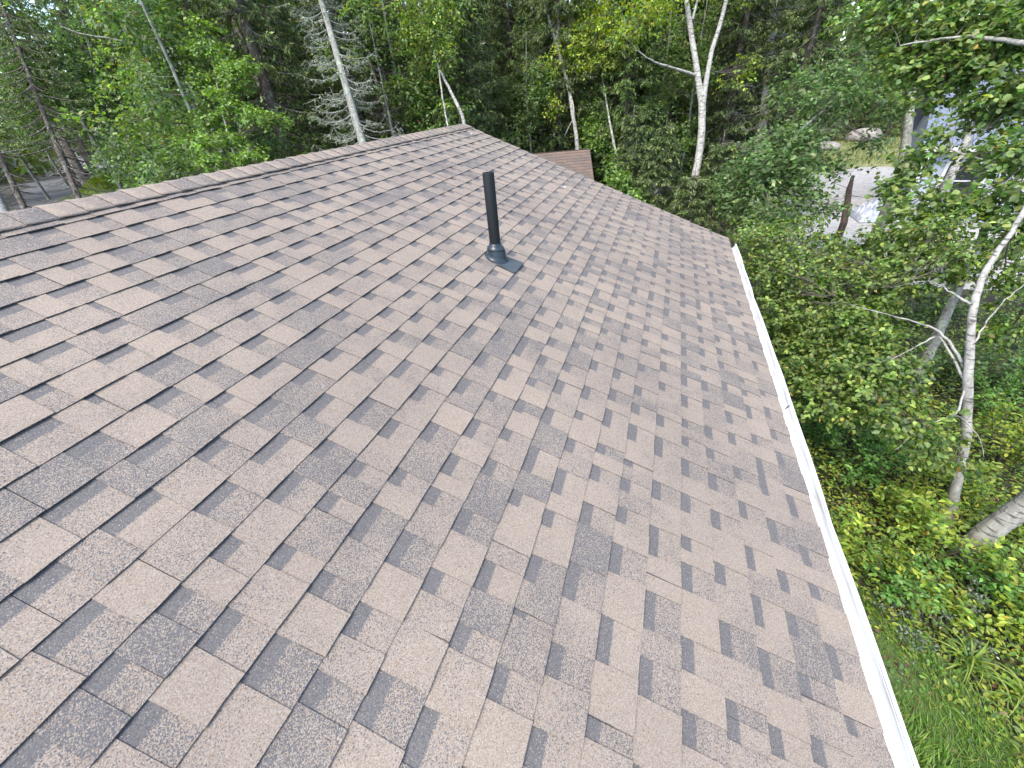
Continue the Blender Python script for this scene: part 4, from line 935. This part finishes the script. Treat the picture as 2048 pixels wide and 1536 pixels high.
def try_place(az, dist, gap, group, t):
    a = math.radians(az); x, y = CAMP[0] + math.sin(a) * dist, math.cos(a) * dist
    if any((x - p[0]) ** 2 + (y - p[1]) ** 2 < gap * gap for p in placed): return False
    placed.append((x, y)); v = CR.T @ (np.array([x, y, CAMP[2]]) - CAMP)
    spots.append((group, 1024 - v[0] / v[2] * FPX, dist, x, y, t)); return True
GRP = ['spruces of the dense stand', 'spruces of the shaded wood', 'spruces beyond the field']
n = 0
for it in range(5000):                                          # dense stand in the middle
    az = rs.uniform(-26, 17); dist = 12.5 + 24 * rs.random() ** 1.4
    if az > 11.5 and dist < 40: continue
    if -3 < az < 13 and dist < 17: continue
    x = CAMP[0] + math.sin(math.radians(az)) * dist; y = math.cos(math.radians(az)) * dist
    if (x + 0.9) ** 2 + (y - 13.2) ** 2 < 3.2 ** 2: continue      # the shed
    n += try_place(az, dist, 2.0, 0, rs.choice([0, 0, 1, 3, 3]))
    if n >= 56: break
n = 0
for it in range(4000):                                          # shaded wood on the left
    az = rs.uniform(-75, -26); dist = 13.5 + 28 * rs.random() ** 1.1
    x = CAMP[0] + math.sin(math.radians(az)) * dist; y = math.cos(math.radians(az)) * dist
    if -70 < x < -13 and road_shape(x, y): continue
    if az < -50 and dist < 27: continue
    n += try_place(az, dist, 2.3, 1, rs.choice([2, 2, 0, 2]) if az > -52 else 2)
    if n >= 44: break
n = 0
for it in range(2000):                                          # behind the neighbour and the field
    n += try_place(rs.uniform(9, 46), rs.uniform(42, 60), 2.2, 2, rs.choice([0, 1, 3]))
    if n >= 34: break
under = []
for q in range(2):
    bl = [((RNG.normal(0, .7), RNG.normal(0, .7), z_), (RNG.uniform(.5, .9), RNG.uniform(.5, .9), RNG.uniform(.3, .5)), 60) for z_ in np.linspace(1.2, 6.2 + q, 13)]
    under.append(broad_tree('understory_tree', 'x', 'tree', (0, 0, 0), [((0, 0, -.2), .06), ((.1, .05, 2.5), .045), ((.05, .2, 5), .03), ((.1, .1, 7), .01)], [], bl, (0.10, .66, 'leaf6', GREEN_MAPLE if q else GREEN_DARK, .45), 'bark_grey', per=8, nbr=8))
n = 0
for it in range(3000):
    az = rs.uniform(-62, 9); dist = rs.uniform(12.8, 24); x = CAMP[0] + math.sin(math.radians(az)) * dist; y = math.cos(math.radians(az)) * dist
    if (-70 < x < -13 and road_shape(x, y)) or (x + 0.9) ** 2 + (y - 13.2) ** 2 < 3.4 ** 2 or (az > -4 and dist < 18) or (az < -52 and dist < 20) or (-51 < az < -33 and dist < 17.5): continue
    n += try_place(az, dist, 1.5, 3, 10 + n % 2)
    if n >= 22: break
SECT = [[(950, 'above the far peak of the roof'), (1130, 'left of the thin yellow leaved birch'), (1300, 'between the thin birch and the forked birch'), (1450, 'behind the forked white birch'), (1600, 'right of the forked white birch'), (9999, 'just left of the gravel yard')],
        [(210, 'beyond the gravel road'), (400, 'behind the large dark bush'), (560, 'behind the bright green sapling'), (700, 'left of the pale dead spruce'), (850, 'right of the pale dead spruce'), (9999, 'left of the far peak of the roof')],
        [(1800, 'beyond the field and boulders'), (9999, 'beyond the white house')],
        [(250, 'near the gravel road'), (470, 'behind the leaning grey trunk'), (660, 'left of the pale dead spruce'), (850, 'right of the pale dead spruce'), (1100, 'behind the far peak of the roof'), (9999, 'behind the shed')]]
KINDS = ['dark green spruce', 'bare stemmed spruce', 'distant spruce', 'young leafy tree']
GRP.append('young leafy trees in the wood')
ORD = ['nearest', 'second nearest', 'third nearest', 'fourth nearest', 'fifth nearest']
count = {}
for g, px, dist, x, y, t in sorted(spots, key=lambda q: q[2]):
    where = next(w_ for lim, w_ in SECT[g] if px < lim); k = count.get((g, where), 0); count[(g, where)] = k + 1
    label = (ORD[k] + ' ' if k < len(ORD) else 'deep ') + KINDS[g] + (' in the wood ' if k >= len(ORD) else ' ') + where
    rz = rs.uniform(0, 6.28); loc = (x, y, float(terrain(x, y)) - .05); sc = rs.uniform(.85, 1.18)
    src = stand[t] if t < 10 else under[t - 10]
    if t not in used:
        used.add(t); o = src; o.location = loc; o.rotation_euler = (0, 0, rz); o.scale = (sc, sc, sc); tag(o, label, 'tree', GRP[g])
    else: copy_tree(src, loc, rz, sc, label, GRP[g])
# the wood goes on as one mass farther away
lv = Leaves(); m = 34000; az = np.radians(RNG.uniform(-100, 70, m)); dist = RNG.uniform(52, 85, m); z = RNG.uniform(0, 1, m) ** .9 * (11.5 + 2.5 * np.sin(az * 23) + 1.5 * np.sin(az * 61) - 4.5 * smooth((-az - .95) / .12))
x = CAMP[0] + np.sin(az) * dist; y = np.cos(az) * dist; tx = terrain(x, y)
lv.add(np.c_[x, y, z + tx], RNG.normal(0, 1, (m, 3)) + np.array([0, 0, -.6]), RNG.normal(0, 1, (m, 3)) + np.array([0, 0, 1]), RNG.uniform(.5, 1.3, m), .55, palette(m, *SPRUCE), 'quad')
o = link('distant_wood', lv.mesh('distant_wood', M['needle'])); tag(o, 'dark wood closing the view far behind the trees', 'wood', kind='stuff')

# ------------------------------------------------------------------ undergrowth on the right
def shrub(loc, h, r, n, spec, label, name='shrub', per=10, up=.9, group='shrubs below the gutter'):
    loc = np.asarray(loc, float); wood = MB(); lv = Leaves(); A = []; O = []
    for j in range(max(4, n // 7)):
        th = RNG.uniform(0, 6.28); rr = r * RNG.uniform(.3, 1); tip = np.array([math.cos(th) * rr, math.sin(th) * rr, h * RNG.uniform(.55, 1.05)])
        p = bend((RNG.normal(0, .04), RNG.normal(0, .04), -.02), tip, .12, 7); wood.tube(p, np.linspace(.007, .0025, 7), 5)
        for q in range(7): t_ = RNG.uniform(.35, 1.0) * 6; i_ = min(5, int(t_)); A.append(p[i_] + (p[i_ + 1] - p[i_]) * (t_ - i_) + RNG.normal(0, .03, 3)); O.append(unit(np.array([math.cos(th), math.sin(th), up])))
    twig_leaves(lv, np.array(A), np.array(O), spec, per)
    rt = empty(name, tuple(loc), label, 'shrub', group); wood.build('stem', M['bark_brown'], rt, True); link('foliage', lv.mesh('foliage', M['leaf']), rt); return rt
YS = (0.066, .50, 'leaf6', GREEN_YELLOW, .25); GS = (0.058, .55, 'leaf6', ([(0.094, 0.205, 0.046), (0.138, 0.262, 0.058), (0.185, 0.31, 0.074)], [2, 3, 1]), .3); PS = (0.03, .6, 'quad', ([(.16, .20, .15), (.24, .28, .22), (.09, .13, .07)], [2, 2, 2]), .1)
def gxy(px, py, z=0.0):
    r = PX(px, py, 1) - CAMP; return CAMP + r * ((z - CAMP[2]) / r[2])
for px, py, h, r, n, spec, lab in (
    (1690, 960, .85, .50, 90, GS, 'deep green leafy shrub beside the gutter below the birch boughs'), (1610, 900, .8, .42, 70, GS, 'green shrub close against the gutter midway along it'), (1760, 920, .7, .45, 70, GS, 'green shrub right of the deep green one under the birch'),
    (1770, 1040, .75, .45, 80, YS, 'yellow green shrub in the middle of the undergrowth left of the birch foot'), (1700, 1110, .7, .42, 70, YS, 'yellow green shrub next to the gutter below the green ones'), (1840, 1110, .7, .40, 70, YS, 'yellow green shrub in front of the birch foot'),
    (1760, 1180, .55, .36, 56, GS, 'fresh green shrub at the upper end of the lawn by the gutter'), (1860, 990, .8, .45, 80, YS, 'yellowing shrub just behind the white birch trunk'), (1990, 940, .9, .50, 90, YS, 'yellowing shrub at the right edge behind the stout trunk'),
    (1940, 1180, .5, .36, 60, GS, 'green shrub at the foot of the stout trunk'), (2020, 1200, .6, .42, 70, YS, 'yellow green shrub at the right edge below the stout trunk'), (2040, 1290, .45, .36, 56, YS, 'low yellow green shrub at the right edge above the strap leaved tuft'),
    (1830, 1210, .4, .30, 50, YS, 'small yellow leaved shrub at the corner of the lawn'), (1960, 830, .9, .5, 80, GS, 'dark green shrub right of the birch trunk in the shade'), (2040, 800, 1.0, .55, 90, GS, 'green shrub at the right edge in the shade of the trees'),
    (1600, 800, .9, .5, 80, (0.065, .6, 'leaf6', GREEN_BIRCH, .3), 'mixed green shrub by the gutter seam'), (1550, 690, 1.1, .6, 90, (0.065, .6, 'leaf6', GREEN_BIRCH, .3), 'tall green shrub by the far part of the gutter'), (1700, 830, .9, .5, 80, (0.065, .6, 'leaf6', GREEN_BIRCH, .3), 'mixed green shrub under the drooping birch boughs'),
    (1790, 1250, .28, .26, 44, PS, 'pale grey green low plant between shrubs and lawn'), (1960, 1230, .34, .30, 50, PS, 'pale flowered low plant left of the right edge shrubs'), (1900, 1270, .26, .24, 36, PS, 'small pale plant behind the strap leaved tuft'),
    (1850, 900, .6, .4, 60, YS, 'yellowish shrub behind the bare birch twigs'), (1940, 1060, .55, .36, 60, YS, 'yellow leaved shrub between the birch and the stout trunk'), (2045, 1080, .5, .36, 60, YS, 'yellow leaved shrub right behind the stout trunk')):
    shrub(gxy(px, py), h, r, n, spec, lab)
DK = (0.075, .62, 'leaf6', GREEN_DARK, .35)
for px, py, h, r, n, lab in ((1880, 640, 1.0, .6, 90, 'shaded shrub behind the bare birch limbs'), (1985, 690, 1.1, .6, 90, 'shaded shrub right of the white birch fork'), (2045, 620, 1.2, .7, 90, 'tall shaded shrub at the right edge beneath the maple leaves'),
                             (1860, 780, .8, .5, 70, 'shaded shrub left of the white birch stem'), (1980, 790, .8, .5, 70, 'low shaded shrub right of the white birch stem'), (1900, 560, 1.2, .7, 90, 'shaded shrub farther back behind the birch crown'), (1790, 650, 1.0, .6, 80, 'shaded shrub under the middle of the birch crown')):
    shrub(gxy(px, py), h, r, n, DK, lab)

# knee-high weeds between the shrubs, too many to count
m = 62000; px_ = RNG.uniform(3.95, 9.5, m); py_ = 1.0 + 9.5 * RNG.uniform(0, 1, m) ** 1.35
edge = 5.85 - .75 * np.maximum(0, py_ - 1.9) + RNG.normal(0, .14, m); keep = px_ > edge; px_, py_, edge = px_[keep], py_[keep], edge[keep]; m = len(px_)
clump = .5 + .5 * np.sin(px_ * 3.1 + np.sin(py_ * 2.3) * 2) * np.cos(py_ * 2.9 + px_)
hz = RNG.uniform(0, 1, m) ** 1.3 * (.06 + .36 * clump) * smooth((px_ - edge) / .8 + .25); lv = Leaves()
near = smooth((py_ - 5.5) / 3)[:, None]
c1 = palette(m, *GREEN_YELLOW); c2 = palette(m, *GREEN_DARK); sel = (RNG.random((m, 1)) < .25 + .6 * near)
th = RNG.uniform(0, 6.28, m)
lv.add(np.c_[px_, py_, hz + .01], np.c_[np.cos(th), np.sin(th), RNG.uniform(-.3, .5, m)], np.array([0, 0, 1]) + RNG.normal(0, .4, (m, 3)), RNG.uniform(.028, .068, m), .52, np.where(sel, c2, c1), 'leaf6')
tag(link('undergrowth', lv.mesh('undergrowth', M['leaf'])), 'knee high weeds filling the ground between the shrubs', 'undergrowth', kind='stuff')
# leaf litter
m = 5000; x = RNG.uniform(4.6, 9.5, m); y = RNG.uniform(.5, 9, m); th = RNG.uniform(0, 6.28, m); lv = Leaves()
lv.add(np.c_[x, y, np.full(m, .03)], np.c_[np.cos(th), np.sin(th), RNG.uniform(-.1, .3, m)], np.array([0, 0, 1]) + RNG.normal(0, .3, (m, 3)), RNG.uniform(.03, .07, m), .6, palette(m, [(.12, .07, .035), (.20, .13, .07), (.07, .045, .03), (.26, .2, .12)], [3, 2, 3, 1]), 'quad')
tag(link('leaf_litter', lv.mesh('leaf_litter', M['grass'])), 'brown dead leaves lying under the shrubs', 'leaf litter', kind='stuff')
# grass of the lawn strip
m = 85000; x = RNG.uniform(3.9, 6.5, m); y = RNG.uniform(-1.5, 3.9, m); edge = 6.1 - .75 * np.maximum(0, y - 1.9) + .06 * np.sin(5.1 * y)
k = (x < edge + RNG.normal(0, .16, m)) & (np.sin(x * 9 + 2 * np.sin(y * 4)) * np.cos(y * 8) + RNG.normal(0, .5, m) > -1.0); x, y = x[k], y[k]; m = len(x); lv = Leaves()
lie = np.c_[np.sin(x * 2.3 + y * 1.7), np.cos(x * 1.9 - y * 2.1), np.zeros(m)] * .7
lv.add(np.c_[x, y, np.full(m, .02)], lie + RNG.normal(0, .55, (m, 3)) * np.array([1, 1, 0]) + np.array([0, 0, .9]), RNG.normal(0, 1, (m, 3)), RNG.uniform(.05, .13, m) * (1 + .5 * np.sin(x * 5) * np.cos(y * 4)), .07, palette(m, [(.095, .180, .034), (.140, .245, .044), (.195, .285, .06), (.22, .21, .09)], [3, 3, 1.5, .4]), 'quad')
tag(link('lawn_grass', lv.mesh('lawn_grass', M['grass'])), 'short green grass of the strip below the gutter', 'grass', kind='stuff')
# clover and small weeds in the lawn
m = 5000; x = RNG.uniform(3.95, 5.7, m); y = RNG.uniform(-1.5, 3.3, m); k = np.sin(x * 4 + y) + np.cos(y * 5 - x) + RNG.normal(0, .6, m) > .5; x, y = x[k], y[k]; m = len(x); th = RNG.uniform(0, 6.28, m); lv = Leaves()
lv.add(np.c_[x, y, RNG.uniform(.05, .09, m)], np.c_[np.cos(th), np.sin(th), RNG.uniform(-.1, .4, m)], np.array([0, 0, 1]) + RNG.normal(0, .3, (m, 3)), RNG.uniform(.015, .04, m), .7, palette(m, [(.09, .2, .04), (.13, .24, .06), (.2, .25, .12), (.3, .22, .14)], [3, 3, 1, .2]), 'leaf6')
tag(link('lawn_weeds', lv.mesh('lawn_weeds', M['grass'])), 'small round leaved weeds growing in the lawn strip', 'weeds', kind='stuff')
m = 26000; x = RNG.uniform(8, 34, m); y = RNG.uniform(25, 52, m); k = np.array([not yard(a_, b2) for a_, b2 in zip(x, y)]) & (np.sin(x * .8 + y * .3) * np.cos(y * .6) + RNG.normal(0, .5, m) > -.2); x, y = x[k], y[k]; m = len(x); lv = Leaves()
lv.add(np.c_[x, y, np.zeros(m)], RNG.normal(0, .4, (m, 3)) + np.array([0, 0, 1]), RNG.normal(0, 1, (m, 3)), RNG.uniform(.10, .32, m), .16, palette(m, [(.13, .16, .04), (.22, .21, .09), (.08, .12, .03), (.27, .23, .13)], [3, 2, 2, 1]), 'quad')
tag(link('field_grass', lv.mesh('field_grass', M['grass'])), 'tall rough grass of the field beyond the gravel yard', 'grass', kind='stuff')
# strap-leaved tufts: each blade a part, three blade meshes shared
blade_meshes = []
for q in range(3):
    mb = MB(); n = 7; v = []; Lb = .42 + .06 * q
    for i in range(n + 1):
        t = i / n; wv = .009 * (1 - t ** 2.5) + .0006; xx = Lb * (t * .75); zz = Lb * (.78 * t - (.75 + .12 * q) * t ** 2.6)
        v += [(xx, -wv, zz + .004), (xx, 0, zz), (xx, wv, zz + .004)]
    f = []
    for i in range(n):
        for j in range(2): f.append((i * 3 + j, i * 3 + j + 1, i * 3 + 4 + j, i * 3 + 3 + j))
    mb.add(v, f, [(.10, .19, .03), (.15, .24, .035), (.22, .27, .05)][q]); o = mb.build('blade', M['grass'], None, True); blade_meshes.append(o.data); bpy.data.objects.remove(o)
for (px, py, s, nb_, lab) in ((1930, 1325, .85, 54, 'arching yellow green strap leaved tuft at the edge of the lawn'), (2035, 1395, .85, 44, 'strap leaved tuft cut by the right edge of the picture')):
    g = gxy(px, py); rt = empty('strap_leaved_tuft', tuple(g), lab, 'plant', 'strap leaved tufts by the lawn'); rt.scale = (s, s, s)
    for j in range(nb_):
        o = link('blade', blade_meshes[j % 3], rt); o.location = (random.gauss(0, .03), random.gauss(0, .03), 0); o.rotation_euler = (random.gauss(0, .15), random.uniform(-.75, .35), random.uniform(0, 6.28)); sc = random.uniform(.6, 1.15); o.scale = (sc, sc, sc)
# mossy bank beside the road
c = PX(212, 362, 17.5); mb = MB(); n = 14; X_, Y_ = np.meshgrid(np.linspace(-1.5, 1.5, n), np.linspace(-1.5, 1.5, n)); Z_ = .7 * np.exp(-(X_ / .9) ** 2 - (Y_ / .9) ** 2) - .02
mb.add(np.c_[X_.ravel(), Y_.ravel(), Z_.ravel()], [(j * n + i, j * n + i + 1, (j + 1) * n + i + 1, (j + 1) * n + i) for j in range(n - 1) for i in range(n - 1)])
bz = c[2] - .45; o = mb.build('mossy_bank', M['lawn'], None, True); o.location = (c[0], c[1], bz); tag(o, kind='structure')
m = 5000; x = RNG.normal(0, .55, m); y = RNG.normal(0, .55, m); z = .7 * np.exp(-(x / .9) ** 2 - (y / .9) ** 2); lv = Leaves()
lv.add(np.c_[x, y, z - .02], np.c_[x, y, np.full(m, .7)] + RNG.normal(0, .3, (m, 3)), RNG.normal(0, 1, (m, 3)), RNG.uniform(.06, .16, m), .2, palette(m, [(.16, .22, .03), (.22, .27, .04), (.10, .17, .03)], [2, 2, 1]), 'quad')
o = link('bank_grass', lv.mesh('bank_grass', M['grass'])); o.location = (c[0], c[1], bz); tag(o, 'yellow green mossy grass on the bank beside the road', 'grass', kind='stuff')
# brush under the left wood
m = 16000; az = np.radians(RNG.uniform(-72, -14, m)); dist = RNG.uniform(9.5, 30, m); x = CAMP[0] + np.sin(az) * dist; y = np.cos(az) * dist
k = np.array([not (-75 < a < -12 and road_shape(a, b_)) for a, b_ in zip(x, y)]) & (np.sin(x * .9) * np.cos(y * .8) > -.45); x, y = x[k], y[k]; m = len(x); lv = Leaves(); th = RNG.uniform(0, 6.28, m)
lv.add(np.c_[x, y, terrain(x, y) + RNG.uniform(0, 1, m) ** 1.5 * .9], np.c_[np.cos(th), np.sin(th), RNG.uniform(-.3, .4, m)], np.array([0, 0, 1]) + RNG.normal(0, .4, (m, 3)), RNG.uniform(.07, .15, m), .55, palette(m, *GREEN_MAPLE), 'quad')
tag(link('forest_brush', lv.mesh('forest_brush', M['leaf'])), 'low green brush covering the floor of the wood', 'brush', kind='stuff')
SC.cycles.adaptive_threshold = 0.02; SC.cycles.max_bounces = 4; SC.cycles.diffuse_bounces = 3; SC.cycles.glossy_bounces = 2; SC.cycles.transmission_bounces = 3; SC.cycles.transparent_max_bounces = 4
